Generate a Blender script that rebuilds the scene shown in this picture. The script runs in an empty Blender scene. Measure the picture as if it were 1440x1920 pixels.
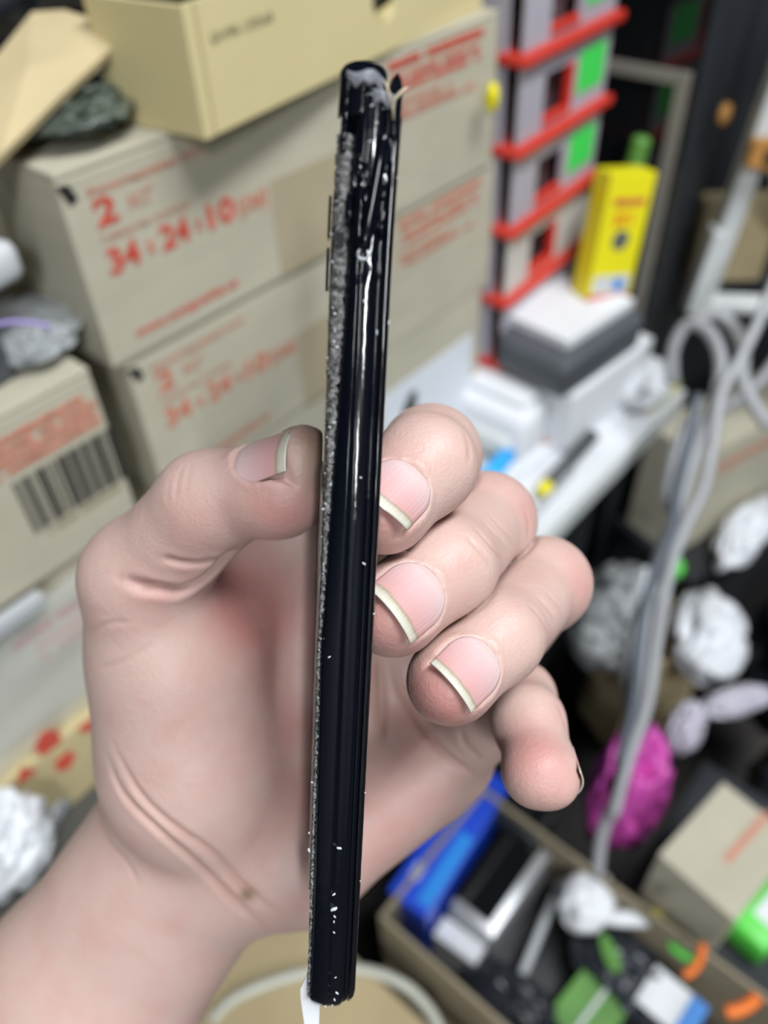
import bpy, bmesh, math, random
import numpy as np
from mathutils import Vector, Matrix, noise
from mathutils.bvhtree import BVHTree

# ------------------------------------------------------------------ camera, world, lights, exposure
SC = bpy.context.scene
COL = SC.collection
FPX = 1500.0                                   # focal length in pixels of the 1440x1920 frame
CX, CY = 720.0, 960.0
CAM = Vector((0.0, 0.0, 1.23))
EX = Vector((0.649, -0.759, -0.037))           # image right, in world axes
EYD = Vector((-0.544, -0.430, -0.720))         # image down
EZ = Vector((0.531, 0.487, -0.693))            # view direction
EZ.normalize(); EX = (EX - EZ * EX.dot(EZ)).normalized(); EYD = EZ.cross(EX).normalized()

cam_d = bpy.data.cameras.new('camera')
cam_o = bpy.data.objects.new('camera', cam_d); COL.objects.link(cam_o)
cam_o.matrix_world = Matrix(((EX.x, -EYD.x, -EZ.x, CAM.x), (EX.y, -EYD.y, -EZ.y, CAM.y),
                             (EX.z, -EYD.z, -EZ.z, CAM.z), (0, 0, 0, 1)))
cam_d.sensor_fit = 'VERTICAL'; cam_d.sensor_height = 36.0; cam_d.sensor_width = 27.0
cam_d.lens = FPX / 1920.0 * 36.0
cam_d.clip_start = 0.01; cam_d.clip_end = 30
cam_d.dof.use_dof = True; cam_d.dof.focus_distance = 0.138; cam_d.dof.aperture_fstop = 9.5
SC.camera = cam_o

world = bpy.data.worlds.new('room_ambience'); SC.world = world; world.use_nodes = True
bg = world.node_tree.nodes['Background']
bg.inputs[0].default_value = (0.86, 0.93, 1.0, 1); bg.inputs[1].default_value = 0.34

SC.view_settings.view_transform = 'Standard'; SC.view_settings.look = 'None'
SC.view_settings.gamma = 1.0; SC.view_settings.exposure = 0.0; SC.view_settings.use_curve_mapping = False
SC.cycles.use_denoising = True
SC.cycles.max_bounces = 6; SC.cycles.diffuse_bounces = 3; SC.cycles.glossy_bounces = 3
SC.cycles.transmission_bounces = 4; SC.cycles.caustics_reflective = False; SC.cycles.caustics_refractive = False

LAMPS = [  # x, y, z, length, width, watts, yaw (degrees), what it hangs over
    (-1.75, -2.05, 2.68, 1.30, 0.10, 84.0, 47, 'long white ceiling lamp behind the photographer'),
    (-3.55, -3.15, 2.68, 1.30, 0.10, 72.0, 47, 'second long white ceiling lamp in the far corner of the room'),
    (0.35, -0.55, 2.68, 1.30, 0.40, 52.0, 0, 'wide white ceiling lamp above the work table'),
]

# ------------------------------------------------------------------ helpers
def ray(px, py):
    return EX * ((px - CX) / FPX) + EYD * ((py - CY) / FPX) + EZ
def at(px, py, d):                              # point at a depth in metres
    return CAM + ray(px, py) * d
def onZ(px, py, z):
    r = ray(px, py); return CAM + r * ((z - CAM.z) / r.z)
def onY(px, py, y):
    r = ray(px, py); return CAM + r * ((y - CAM.y) / r.y)
def onX(px, py, x):
    r = ray(px, py); return CAM + r * ((x - CAM.x) / r.x)
def c2w(p):                                     # camera-space millimetres to world metres
    return CAM + EX * (p[0] * .001) + EYD * (p[1] * .001) + EZ * (p[2] * .001)

def tag(o, label=None, cat=None, group=None, kind=None):
    if label: o['label'] = label
    if cat: o['category'] = cat
    if group: o['group'] = group
    if kind: o['kind'] = kind
    return o
def thing(name, label, cat, loc=(0, 0, 0), rotz=0.0, group=None, kind=None, rot=None):
    o = bpy.data.objects.new(name, None); COL.objects.link(o)
    o.empty_display_size = .02
    o.location = loc; o.rotation_euler = rot if rot else (0, 0, rotz)
    return tag(o, label, cat, group, kind)
def obj(name, me, mat=None, parent=None, smooth=False, label=None):
    o = bpy.data.objects.new(name, me); COL.objects.link(o)
    if mat: me.materials.append(mat)
    if smooth: me.polygons.foreach_set('use_smooth', [True] * len(me.polygons))
    if parent: o.parent = parent
    if label: o['label'] = label
    return o
def from_bm(bm, name='m'):
    me = bpy.data.meshes.new(name); bmesh.ops.recalc_face_normals(bm, faces=bm.faces); bm.to_mesh(me); bm.free(); return me
def from_py(v, f, name='m'):
    me = bpy.data.meshes.new(name); me.from_pydata([tuple(x) for x in v], [], f); me.update(); return me
def bx(bm, x0, x1, y0, y1, z0, z1, bev=0.0, seg=2):
    vs = [bm.verts.new((x, y, z)) for z in (z0, z1) for y in (y0, y1) for x in (x0, x1)]
    fs = [bm.faces.new([vs[i] for i in q]) for q in ((0,2,3,1),(4,5,7,6),(0,1,5,4),(2,6,7,3),(0,4,6,2),(1,3,7,5))]
    if bev > 0:
        es = list({e for f in fs for e in f.edges})
        bmesh.ops.bevel(bm, geom=es, offset=bev, segments=seg, profile=.6, affect='EDGES')
    return bm
def box_me(x0, x1, y0, y1, z0, z1, bev=0.0, seg=2):
    return from_bm(bx(bmesh.new(), x0, x1, y0, y1, z0, z1, bev, seg))
def prism_me(pts, y0, y1, bev=0.0, axis='y'):   # outline in (x,z) pushed along y, or (x,y) along z
    bm = bmesh.new(); n = len(pts)
    def co(p, t): return (p[0], t, p[1]) if axis == 'y' else ((p[0], p[1], t) if axis == 'z' else (t, p[0], p[1]))
    a = [bm.verts.new(co(p, y0)) for p in pts]; b = [bm.verts.new(co(p, y1)) for p in pts]
    bm.faces.new(a); bm.faces.new(b[::-1])
    for i in range(n):
        bm.faces.new((a[i], b[i], b[(i+1) % n], a[(i+1) % n]))
    if bev: bmesh.ops.bevel(bm, geom=list(bm.edges), offset=bev, segments=2, affect='EDGES')
    return from_bm(bm)
def crom(pts, n=8):                             # Catmull-Rom resample
    P = [Vector(p) for p in pts]; P = [P[0]*2-P[1]] + P + [P[-1]*2-P[-2]]; out = []
    for i in range(1, len(P)-2):
        for k in range(n):
            t = k / n; a, b, c, d = P[i-1:i+3]
            out.append(.5*((2*b)+(c-a)*t+(2*a-5*b+4*c-d)*t*t+(3*b-a-3*c+d)*t**3))
    return out + [P[-2]]
def tube_me(pts, r, n=8, cap=True):
    P = [Vector(p) for p in pts]; vs = []; fs = []; up = None
    for i, p in enumerate(P):
        t = (P[min(i+1, len(P)-1)] - P[max(i-1, 0)]).normalized()
        if up is None: up = t.orthogonal().normalized()
        up = (up - t * up.dot(t)).normalized(); s = t.cross(up)
        rr = r[i] if hasattr(r, '__len__') else r
        vs += [p + (up * math.cos(a) + s * math.sin(a)) * rr for a in [2*math.pi*k/n for k in range(n)]]
    for i in range(len(P)-1):
        for k in range(n):
            fs.append((i*n+k, i*n+(k+1) % n, (i+1)*n+(k+1) % n, (i+1)*n+k))
    if cap: fs += [tuple(range(n))[::-1], tuple(range((len(P)-1)*n, len(P)*n))]
    return from_py(vs, fs)
def lathe_me(prof, n=32):                       # (r, z) profile about z
    vs = []; fs = []
    for r, z in prof: vs += [(r*math.cos(2*math.pi*k/n), r*math.sin(2*math.pi*k/n), z) for k in range(n)]
    for i in range(len(prof)-1):
        for k in range(n): fs.append((i*n+k, i*n+(k+1) % n, (i+1)*n+(k+1) % n, (i+1)*n+k))
    fs += [tuple(range(n))[::-1], tuple(range((len(prof)-1)*n, len(prof)*n))]
    return from_py(vs, fs)
def shifted(me, off):
    me.transform(Matrix.Translation(off)); return me

# ------------------------------------------------------------------ materials
def mat(name, col, rough=.6, spec=.5, metal=0.0, trans=0.0, sss=0.0, coat=0.0, alpha=1.0, ior=1.5, emis=None):
    m = bpy.data.materials.new(name); m.use_nodes = True
    b = m.node_tree.nodes['Principled BSDF']; I = b.inputs
    I['Base Color'].default_value = (*col, 1); I['Roughness'].default_value = rough
    I['Specular IOR Level'].default_value = spec; I['Metallic'].default_value = metal
    I['Transmission Weight'].default_value = trans; I['Coat Weight'].default_value = coat; I['Alpha'].default_value = alpha
    I['IOR'].default_value = ior
    if emis: I['Emission Color'].default_value = (*emis[:3], 1); I['Emission Strength'].default_value = emis[3]
    return m
def N(m, t, **kw):
    n = m.node_tree.nodes.new(t)
    for k, v in kw.items(): setattr(n, k, v)
    return n
def L(m, a, b): m.node_tree.links.new(a, b)
def noisy(m, scale, amt=.12, bump=0.0, bscale=None, detail=4, stretch=None, dist=.001):
    """vary base colour by a noise in object space and add fine relief"""
    nt = m.node_tree; b = nt.nodes['Principled BSDF']; c = tuple(b.inputs['Base Color'].default_value)
    tc = N(m, 'ShaderNodeTexCoord'); mp = N(m, 'ShaderNodeMapping')
    if stretch: mp.inputs['Scale'].default_value = stretch
    L(m, tc.outputs['Object'], mp.inputs['Vector'])
    nz = N(m, 'ShaderNodeTexNoise'); nz.inputs['Scale'].default_value = scale; nz.inputs['Detail'].default_value = detail
    L(m, mp.outputs[0], nz.inputs['Vector'])
    rp = N(m, 'ShaderNodeValToRGB')
    rp.color_ramp.elements[0].color = tuple(x*(1-amt) for x in c[:3]) + (1,)
    rp.color_ramp.elements[1].color = tuple(min(1, x*(1+amt)) for x in c[:3]) + (1,)
    rp.color_ramp.elements[0].position = .3; rp.color_ramp.elements[1].position = .7
    L(m, nz.outputs['Fac'], rp.inputs[0]); L(m, rp.outputs[0], b.inputs['Base Color'])
    if bump:
        n2 = N(m, 'ShaderNodeTexNoise'); n2.inputs['Scale'].default_value = bscale or scale*4; n2.inputs['Detail'].default_value = 5
        L(m, mp.outputs[0], n2.inputs['Vector'])
        bp = N(m, 'ShaderNodeBump'); bp.inputs['Strength'].default_value = bump; bp.inputs['Distance'].default_value = dist
        L(m, n2.outputs['Fac'], bp.inputs['Height']); L(m, bp.outputs[0], b.inputs['Normal'])
    return m

M = {}
M['card'] = noisy(mat('kraft_cardboard', (.47, .44, .345), .85, .2), 14, .07, .15, 300, stretch=(1, 1, 3))
M['card_in'] = noisy(mat('kraft_cardboard_brown', (.42, .34, .20), .85, .2), 12, .1, .15, 250)
M['card_yel'] = noisy(mat('yellow_card', (.66, .57, .31), .6, .3), 9, .04)
M['card_yel_dark'] = noisy(mat('yellow_card_edge', (.50, .42, .21), .6, .3), 9, .05)
M['tape'] = noisy(mat('brown_tape', (.42, .36, .245), .35, .4), 20, .06)
M['redink'] = noisy(mat('red_ink', (.56, .085, .055), .7, .2), 160, .25)
M['redfaint'] = noisy(mat('faint_red_ink', (.52, .25, .18), .7, .2), 160, .2)
M['blackink'] = mat('black_ink', (.02, .02, .02), .7, .2)
M['greyink'] = mat('grey_ink', (.30, .27, .17), .7, .2)
M['white'] = noisy(mat('white_laminate', (.64, .665, .67), .35, .5), 6, .03)
M['paper'] = noisy(mat('white_paper', (.70, .715, .75), .75, .2), 20, .03, .1, 60)
M['whitebag'] = noisy(mat('white_polythene', (.72, .74, .78), .35, .5), 12, .06)
M['greybag'] = noisy(mat('grey_translucent_film', (.36, .38, .39), .25, .5, trans=.25), 14, .15)
M['blackbag'] = noisy(mat('black_polythene', (.022, .025, .032), .25, .5), 12, .3)
M['darkbag'] = noisy(mat('dark_grey_film', (.06, .075, .06), .22, .5), 15, .5)
M['pinkbag'] = noisy(mat('magenta_film', (.52, .07, .36), .3, .5), 10, .2)
M['black'] = noisy(mat('black_plastic', (.020, .022, .026), .4, .5), 20, .2)
M['blackmatt'] = noisy(mat('black_painted_board', (.026, .030, .036), .6, .4), 6, .2)
M['blackglass'] = mat('black_glass', (.006, .007, .008), .04, .6)
M['darkgrey'] = noisy(mat('dark_grey_plastic', (.075, .082, .095), .5, .4), 15, .15)
M['grey'] = noisy(mat('grey_plastic', (.42, .44, .46), .45, .4), 15, .08)
M['lightgrey'] = noisy(mat('light_grey_plastic', (.56, .58, .60), .4, .5), 10, .05)
M['silver'] = noisy(mat('satin_metal', (.50, .51, .53), .35, .5, metal=.7), 20, .1)
M['red'] = noisy(mat('red_plastic', (.62, .045, .03), .35, .5), 10, .06)
M['drawer'] = noisy(mat('cloudy_drawer_plastic', (.44, .42, .48), .3, .5, alpha=1), 10, .08)
M['pocket'] = noisy(mat('smoky_plastic', (.10, .06, .065), .3, .5), 25, .4)
M['green'] = mat('green_sticker', (.06, .72, .11), .6, .3)
M['greenbright'] = noisy(mat('lime_plastic', (.10, .60, .07), .4, .5), 20, .15)
M['greenleaf'] = noisy(mat('green_board', (.10, .26, .05), .5, .4), 25, .2)
M['orange'] = noisy(mat('orange_plastic', (.75, .17, .02), .5, .4), 20, .1)
M['woodclip'] = noisy(mat('amber_wood', (.45, .22, .06), .5, .4), 40, .2)
M['yellow'] = noisy(mat('yellow_print', (.78, .70, .015), .4, .4), 10, .04)
M['blue'] = noisy(mat('blue_print', (.012, .06, .52), .35, .5), 10, .1)
M['bluelight'] = noisy(mat('light_blue_print', (.02, .22, .66), .35, .5), 10, .1)
M['cyan'] = mat('bright_blue_plastic', (.02, .38, .85), .35, .5)
M['beige'] = noisy(mat('beige_trim', (.24, .225, .20), .5, .4), 10, .05)
M['cable'] = noisy(mat('grey_cable', (.30, .31, .33), .4, .5), 30, .1)
M['cablewhite'] = noisy(mat('white_cable', (.37, .38, .40), .4, .5), 30, .06)
M['cableclear'] = noisy(mat('pale_hose', (.52, .53, .46), .35, .5), 30, .06)
M['floor'] = noisy(mat('dark_floor', (.05, .045, .042), .6, .4), 4, .3)
M['wall'] = noisy(mat('dark_wall_paint', (.03, .034, .038), .7, .3), 3, .15)

M['redmid'] = noisy(mat('worn_red_ink', (.56, .19, .125), .7, .2), 160, .25)
M['ceiling'] = noisy(mat('white_ceiling_paint', (.75, .76, .77), .8, .2), 3, .03)
M['wallgrey'] = noisy(mat('grey_wall_paint', (.30, .31, .32), .8, .2), 3, .08)
M['label'] = noisy(mat('white_label', (.66, .70, .75), .5, .3), 12, .04)
M['card_yel2'] = noisy(mat('yellowish_cardboard', (.50, .42, .235), .7, .3), 12, .08)
M['card_tan'] = noisy(mat('tan_cardboard', (.54, .44, .26), .8, .2), 12, .08, .15, 200, stretch=(1, 1, 6))
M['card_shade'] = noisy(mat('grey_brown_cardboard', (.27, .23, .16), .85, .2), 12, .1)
M['clearfilm'] = mat('clear_film', (.8, .83, .82), .12, .6, alpha=.22)
M['matgrey'] = noisy(mat('dark_mat', (.07, .068, .06), .8, .3), 10, .3)
M['purple'] = mat('purple_plastic', (.28, .22, .50), .4, .5)
M['drawer_pale'] = noisy(mat('pale_filled_drawer', (.60, .57, .54), .35, .5), 25, .15)
M['picture'] = mat('grey_picture', (.10, .11, .11), .5, .4)
M['yellow_dull'] = noisy(mat('dull_yellow_plastic', (.30, .28, .02), .4, .5), 20, .15)
M['blackgrip'] = noisy(mat('charcoal_grip', (.07, .075, .08), .5, .5), 40, .2)
M['cabledark'] = noisy(mat('dark_cable', (.10, .115, .14), .4, .5), 30, .1)
M['whitebag2'] = noisy(mat('lilac_white_film', (.50, .48, .56), .35, .5), 14, .15)
M['darkparts'] = noisy(mat('dark_antistatic_film', (.03, .035, .045), .3, .5), 18, .5)

# ------------------------------------------------------------------ ceiling lamps (each with its own light)
for (x, y, z, ln, wd, w, yaw, lab) in LAMPS:
    t = thing('ceiling_lamp', lab, 'lamp', (x, y, z), math.radians(yaw))
    obj('housing', box_me(-ln/2-.03, ln/2+.03, -wd/2-.03, wd/2+.03, .012, .07, .006), M['white'], t)
    ld = bpy.data.lights.new('lamp_light', 'AREA'); ld.shape = 'RECTANGLE'; ld.size = ln; ld.size_y = wd
    ld.energy = w; ld.color = (0.95, 0.98, 1.0)
    lo = bpy.data.objects.new('lamp_light', ld); COL.objects.link(lo); lo.parent = t

# ------------------------------------------------------------------ room
def struct(name, me, m): return tag(obj(name, me, m), kind='structure')
RX0, RX1, RY0, RY1, RH = -4.6, 1.7, -4.6, 1.0, 2.75
struct('floor', box_me(RX0, RX1, RY0, RY1, -.05, 0), M['floor'])
struct('ceiling', box_me(RX0, RX1, RY0, RY1, RH, RH + .05), M['ceiling'])
struct('wall_back', box_me(RX0, RX1, RY1, RY1 + .05, 0, RH), M['wall'])
struct('wall_right', box_me(RX1, RX1 + .05, RY0, RY1, 0, RH), M['wall'])
struct('wall_left', box_me(RX0 - .05, RX0, RY0, RY1, 0, RH), M['wallgrey'])
struct('wall_front', box_me(RX0, RX1, RY0 - .05, RY0, 0, RH), M['wallgrey'])

# ------------------------------------------------------------------ generic builders
def local_hit(t, px, py, yl=0.0):               # where a sight line meets a thing's own front plane (local y = yl)
    mw = Matrix.Translation(t.location) @ t.rotation_euler.to_matrix().to_4x4(); iv = mw.inverted()
    o = iv @ CAM; d = iv.to_3x3() @ ray(px, py)
    return o + d * ((yl - o.y) / d.y)
def local_top(t, px, py, zl):
    mw = Matrix.Translation(t.location) @ t.rotation_euler.to_matrix().to_4x4(); iv = mw.inverted()
    o = iv @ CAM; d = iv.to_3x3() @ ray(px, py)
    return o + d * ((zl - o.z) / d.z)
def text_me(body, bold=0.0):
    cu = bpy.data.curves.new('txt', 'FONT'); cu.body = body; cu.size = 1.0; cu.offset = bold; cu.extrude = 0.01
    o = bpy.data.objects.new('txt', cu); COL.objects.link(o)
    bpy.context.view_layer.update()
    me = bpy.data.meshes.new_from_object(o.evaluated_get(bpy.context.evaluated_depsgraph_get()))
    bpy.data.objects.remove(o); return me
def lettering(t, body, p0, p1, m, height=None, bold=0.0, yl=0.0, name='lettering'):
    """lettering on the front of a thing: p0, p1 are the sight lines of the base line's two ends"""
    a = local_hit(t, *p0, yl); b = local_hit(t, *p1, yl); w = b.x - a.x
    me = text_me(body, bold); xs = [v.co.x for v in me.vertices]; ys = [v.co.y for v in me.vertices]
    sx = w / (max(xs) - min(xs)); sy = height / (max(ys) - min(0, min(ys))) if height else sx
    x0 = min(xs); z0 = (a.z + b.z) / 2
    for v in me.vertices:
        v.co = Vector((a.x + (v.co.x - x0) * sx, yl - .0004 + v.co.z * .01, z0 + v.co.y * sy))
    return obj(name, me, m, t, False, 'printed lettering %s' % body)
def print_lines(t, p0, p1, h, m, rows=1, gap=1.6, yl=0.0, seed=0, fill=.85, name='print_line'):
    """rows of illegible small print, as word-long strokes"""
    rnd = random.Random(seed); a = local_hit(t, *p0, yl); b = local_hit(t, *p1, yl); z0 = (a.z + b.z) / 2
    for r in range(rows):
        bm = bmesh.new(); x = a.x; z = z0 - r * h * gap
        while x < b.x:
            w = min(rnd.uniform(.5, 1.1) * h, b.x - x)
            if w > .1 * h and rnd.random() < .93: bx(bm, x, x + w * fill, yl - .0006, yl - .0001, z, z + h * rnd.uniform(.8, 1.0))
            x += w
        o = obj(name, from_bm(bm), m, t)
def carton(label, origin, w, d, h, rotz=0.0, m=None, group=None, tape=True, name='cardboard_box', cat='box', flaps=True, bev=.0018):
    m = m or M['card']
    t = thing(name, label, cat, origin, math.radians(rotz), group)
    ft = .003 if flaps else 0
    obj('carton_body', box_me(0, w, 0, d, 0, h - ft, bev), m, t)
    if flaps:
        obj('flap', box_me(0, w, 0, d / 2 - .0008, h - ft, h, .0009), m, t)
        obj('flap', box_me(0, w, d / 2 + .0008, d, h - ft, h, .0009), m, t)
        if tape: obj('tape_strip', box_me(-.0004, w + .0004, d / 2 - .024, d / 2 + .024, h + .0001, h + .0005), M['tape'], t)
    return t
def slab(label, name, cat, c0, c1, c2, ztop, h, m, part='body', bev=.002, group=None):
    """box whose top has its near corner on sight line c0, runs along c1 and back along c2"""
    p0, p1, p2 = onZ(*c0, ztop), onZ(*c1, ztop), onZ(*c2, ztop)
    e = p1 - p0; w = e.length; rz = math.atan2(e.y, e.x); n = Vector((-math.sin(rz), math.cos(rz), 0)); d = max(.004, (p2 - p0).dot(n))
    t = thing(name, label, cat, (p0.x, p0.y, ztop - h), rz, group)
    obj(part, box_me(0, w, 0, d, 0, h, min(bev, h * .45)), m, t, bev > .003)
    t['w'] = w; t['d'] = d
    return t
def crumple(label, name, cat, c, rad, m, seed=0, amp=.35, freq=1.6, sub=5, rotz=0.0, flat=None, group=None, kind=None):
    bm = bmesh.new(); bmesh.ops.create_icosphere(bm, subdivisions=sub, radius=1)
    for v in bm.verts:
        p = v.co * freq + Vector((seed * 3.1, seed * 1.7, seed))
        w_ = p + Vector((noise.noise(p * 1.3), noise.noise(p * 1.3 + Vector((5, 1, 2))), 0)) * .6
        r = 1 + amp * math.tanh(1.5 * (.55 * (1 - 3 * abs(noise.noise(w_))) + .5 * (1 - 3 * abs(noise.noise(w_ * 2.1))) + .3 * noise.noise(w_ * 4.3)))
        q = v.co * r
        v.co = Vector((q.x * rad[0], q.y * rad[1], q.z * rad[2]))
    zmin = min(v.co.z for v in bm.verts)
    for v in bm.verts: v.co.z = max(v.co.z - zmin * (1 if flat is None else flat), 0)
    o = obj(name, from_bm(bm), m, None, True); o.location = c; o.rotation_euler = (0, 0, rotz)
    return tag(o, label, cat, group, kind)
def cable(label, pts, r, m, name='cable', cat='cable', group=None, n=8):
    P = crom([at(*p) for p in pts], 7); base = P[0].copy()
    o = obj(name, tube_me([p - base for p in P], r, n), m, None, True); o.location = base
    return tag(o, label, cat, group)

# ------------------------------------------------------------------ work table, dark fill beneath it, tall cabinet
TZ = .75
t = thing('work_table', 'white work table over a dark space, boxes and papers on it', 'table', (0, 0, 0))
obj('table_top', box_me(-.9, .692, .213, .86, TZ - .026, TZ, .003), M['white'], t)
for x in (-.86, .655):
    for y in (.29, .80): obj('leg', box_me(x, x + .03, y, y + .03, 0, TZ - .026, .002), M['blackmatt'], t)
obj('dark_backing', box_me(-.8, .64, .40, .415, .25, TZ - .027), M['blackmatt'], t)  # dark panel added to keep the space under the table dark
t = thing('work_mat', 'dark grey mat on the table front below the left boxes', 'mat', (-.60, .214, TZ))
obj('mat_sheet', box_me(0, .745, 0, .103, .0002, .003, .001), M['matgrey'], t)
t = thing('underside_shade', 'added dark block standing for the shade under the right end of the white table', 'cabinet', (.36, .262, 0))  # dark block added to stand for the dark interior under the table
obj('cabinet_body', box_me(0, .28, .012, .12, 0, .715, .003), M['blackmatt'], t)
for k in range(3): obj('shade_front', box_me(.004, .276, 0, .0115, .03 + k * .228, .25 + k * .228, .003), M['blackmatt'], t)
t = thing('tall_cabinet', 'tall black cabinet with a glossy dark glass side and pale trim', 'cabinet', (.722, .283, 0))
obj('cabinet_body', box_me(.006, .72, .004, .68, 0, 2.0, .004), M['blackmatt'], t)
obj('glass_side', box_me(0, .0055, 0, .68, .1, 1.95, .001), M['blackglass'], t)
obj('trim_strip', box_me(-.004, -.0002, .004, .016, .76, 1.022, .001), M['beige'], t)
obj('trim_strip', box_me(-.004, -.0002, .017, .10, 1.011, 1.022, .001), M['beige'], t)

# ------------------------------------------------------------------ stacked shipping boxes, right-hand column
BY = .341
def put_text(t, body, x0, x1, z, m, height, bold=0.0):
    me = text_me(body, bold); xs = [v.co.x for v in me.vertices]; ys = [v.co.y for v in me.vertices]
    sx = (x1 - x0) / (max(xs) - min(xs)); cap = max(ys); sy = height / cap; mx = min(xs)
    for v in me.vertices: v.co = Vector((x0 + (v.co.x - mx) * sx, -.0004 + v.co.z * .01, z + v.co.y * sy))
    return obj('lettering', me, m, t, False, 'red lettering ' + body)
def put_lines(t, x0, x1, z, h, m, rows=1, gap=1.55, seed=0):
    rnd = random.Random(seed)
    for r in range(rows):
        bm = bmesh.new(); x = x0; zz = z - r * h * gap
        while x < x1 - h * .3:
            w = rnd.uniform(.55, 1.2) * h
            if rnd.random() < .9: bx(bm, x, min(x1, x + w * .84), -.0006, -.0001, zz, zz + h * rnd.uniform(.8, 1))
            x += w
        obj('print_line', from_bm(bm), m, t)
def shipping_print(t, R, F):
    put_text(t, 'Рекомендована вага', .014, .081, .0855, M['redmid'], .0040)
    put_text(t, '2', .0140, .0265, .0715, R, .0125, .032)
    put_text(t, 'кг', .0335, .0485, .0735, F, .007, .006)
    put_text(t, 'Габаритні розміри', .014, .067, .0635, F, .0038)
    put_text(t, '34', .014, .0325, .0475, R, .0125, .032); put_text(t, 'x', .0365, .042, .0495, M['redmid'], .006, .03)
    put_text(t, '24', .0455, .0640, .0475, R, .0125, .032); put_text(t, 'x', .0675, .073, .0495, M['redmid'], .006, .03)
    put_text(t, '10', .0765, .0950, .0475, R, .0125, .032); put_text(t, '(см)', .0975, .1185, .0475, M['redmid'], .010, .02)
    put_text(t, 'www.novaposhta.ua', .0175, .0885, .0105, R, .0052, .016)
    put_lines(t, .225, .322, .0890, .0052, R, 1, seed=1); put_lines(t, .225, .318, .0815, .0036, R, 2, seed=2)
    put_lines(t, .225, .290, .0675, .0034, F, 2, seed=3); put_lines(t, .232, .315, .0595, .0034, F, 1, seed=4)
def corner_hole(t, h):
    obj('corner_gap', prism_me([(.0, h - .005), (.006, h - .006), (.0085, h - .013), (.004, h - .0145)], -.0008, .0002), M['blackink'], t, False, 'dark torn corner hole')
b1 = carton('topmost brown shipping box of the stack, printed 2 кг and 34x24x10 in red', (.170, BY, 1.000), .34, .24, .10, 0, group='stacked shipping boxes')
shipping_print(b1, M['redink'], M['redfaint']); corner_hole(b1, .10)
b2 = carton('second shipping box of the stack, directly under the topmost 34x24x10 box', (.178, BY + .002, .900), .34, .24, .0998, 0, group='stacked shipping boxes')
shipping_print(b2, M['redmid'], M['redfaint']); corner_hole(b2, .0998)
b3 = carton('lowest box of the stack, with a white label behind the index finger', (.180, BY + .003, TZ), .330, .235, .1498, 0, group='stacked shipping boxes')
for b_ in (b1, b2): obj('tape_strip', box_me(.122, .178, -.0005, -.0001, .001, .058), M['tape'], b_)
lp = [local_hit(b3, *p) for p in ((712, 742), (868, 655), (868, 790))]
lx0, lx1, lz1 = lp[0].x, lp[1].x, .135
lb = obj('shipping_label', box_me(lx0, .318, -.0009, -.0001, .030, .112, .0003), M['label'], b3, False, 'white shipping label')
obj('label_mark', prism_me([(lx0+.024, .066), (lx0+.026, .086), (lx0+.037, .098), (lx0+.045, .094), (lx0+.042, .076), (lx0+.033, .064)], -.0013, -.00095), M['blackink'], lb, False, 'black printed mark')

# ------------------------------------------------------------------ left-hand column
LY = .330
c1 = carton('cardboard box with a large barcode beside the thumb', (-.190, LY, .915), .342, .24, .1005, 0, group='boxes left of the stack')
rnd = random.Random(5); bz0, bz1 = .030, .064
bxs = [local_hit(c1, *p).x for p in ((45, 955), (228, 880))]
bm = None; x = bxs[0]
while x < bxs[1]:
    w = rnd.choice((.0006, .0006, .0012, .0020)); 
    obj('barcode_bar', box_me(x, x + w, -.0006, -.0001, bz0, bz1), M['blackink'], c1); x += w + rnd.choice((.0006, .0006, .0012, .0017))
put_lines(c1, bxs[0] + .004, bxs[1] - .004, .025, .0032, M['greyink'], 1, seed=8)
rx = local_hit(c1, 185, 775).x
put_lines(c1, rx - .13, rx, .0855, .0036, M['redmid'], 4, 1.5, seed=9)
c2 = carton('film-wrapped cardboard box under the barcode box', (-.200, LY + .004, .812), .342, .24, .1025, 0, M['card'], group='boxes left of the stack')
r2 = local_hit(c2, 165, 1140)
put_lines(c2, r2.x - .045, r2.x + .03, r2.z + .006, .0060, M['redink'], 1, seed=11); put_lines(c2, r2.x - .035, r2.x + .03, r2.z - .005, .0055, M['redmid'], 2, seed=12)
c3 = carton('low yellowish carton printed with red arrows, at the bottom of the left stack', (-.205, LY - .012, TZ), .350, .24, .0615, 0, M['card_yel2'], group='boxes left of the stack', tape=False)
def mark(px, py, shape, s, rot=0):
    q = local_hit(c3, px, py); pts = [(q.x + s * (x * math.cos(rot) - y * math.sin(rot)), q.z + s * (x * math.sin(rot) + y * math.cos(rot))) for x, y in shape]
    obj('arrow_mark', prism_me(pts, -.0008, -.0001), M['redink'], c3, False, 'red printed arrow mark')
TRI = [(-1, -.7), (1, -.7), (0, 1)]; HOUSE = [(-.8, -1), (.8, -1), (.8, .1), (1.1, .1), (0, 1.1), (-1.1, .1), (-.8, .1)]
mark(88, 1388, HOUSE, .0085); mark(163, 1362, TRI, .0062, math.pi); mark(122, 1428, HOUSE, .0068, math.pi); mark(45, 1450, TRI, .0066)
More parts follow.
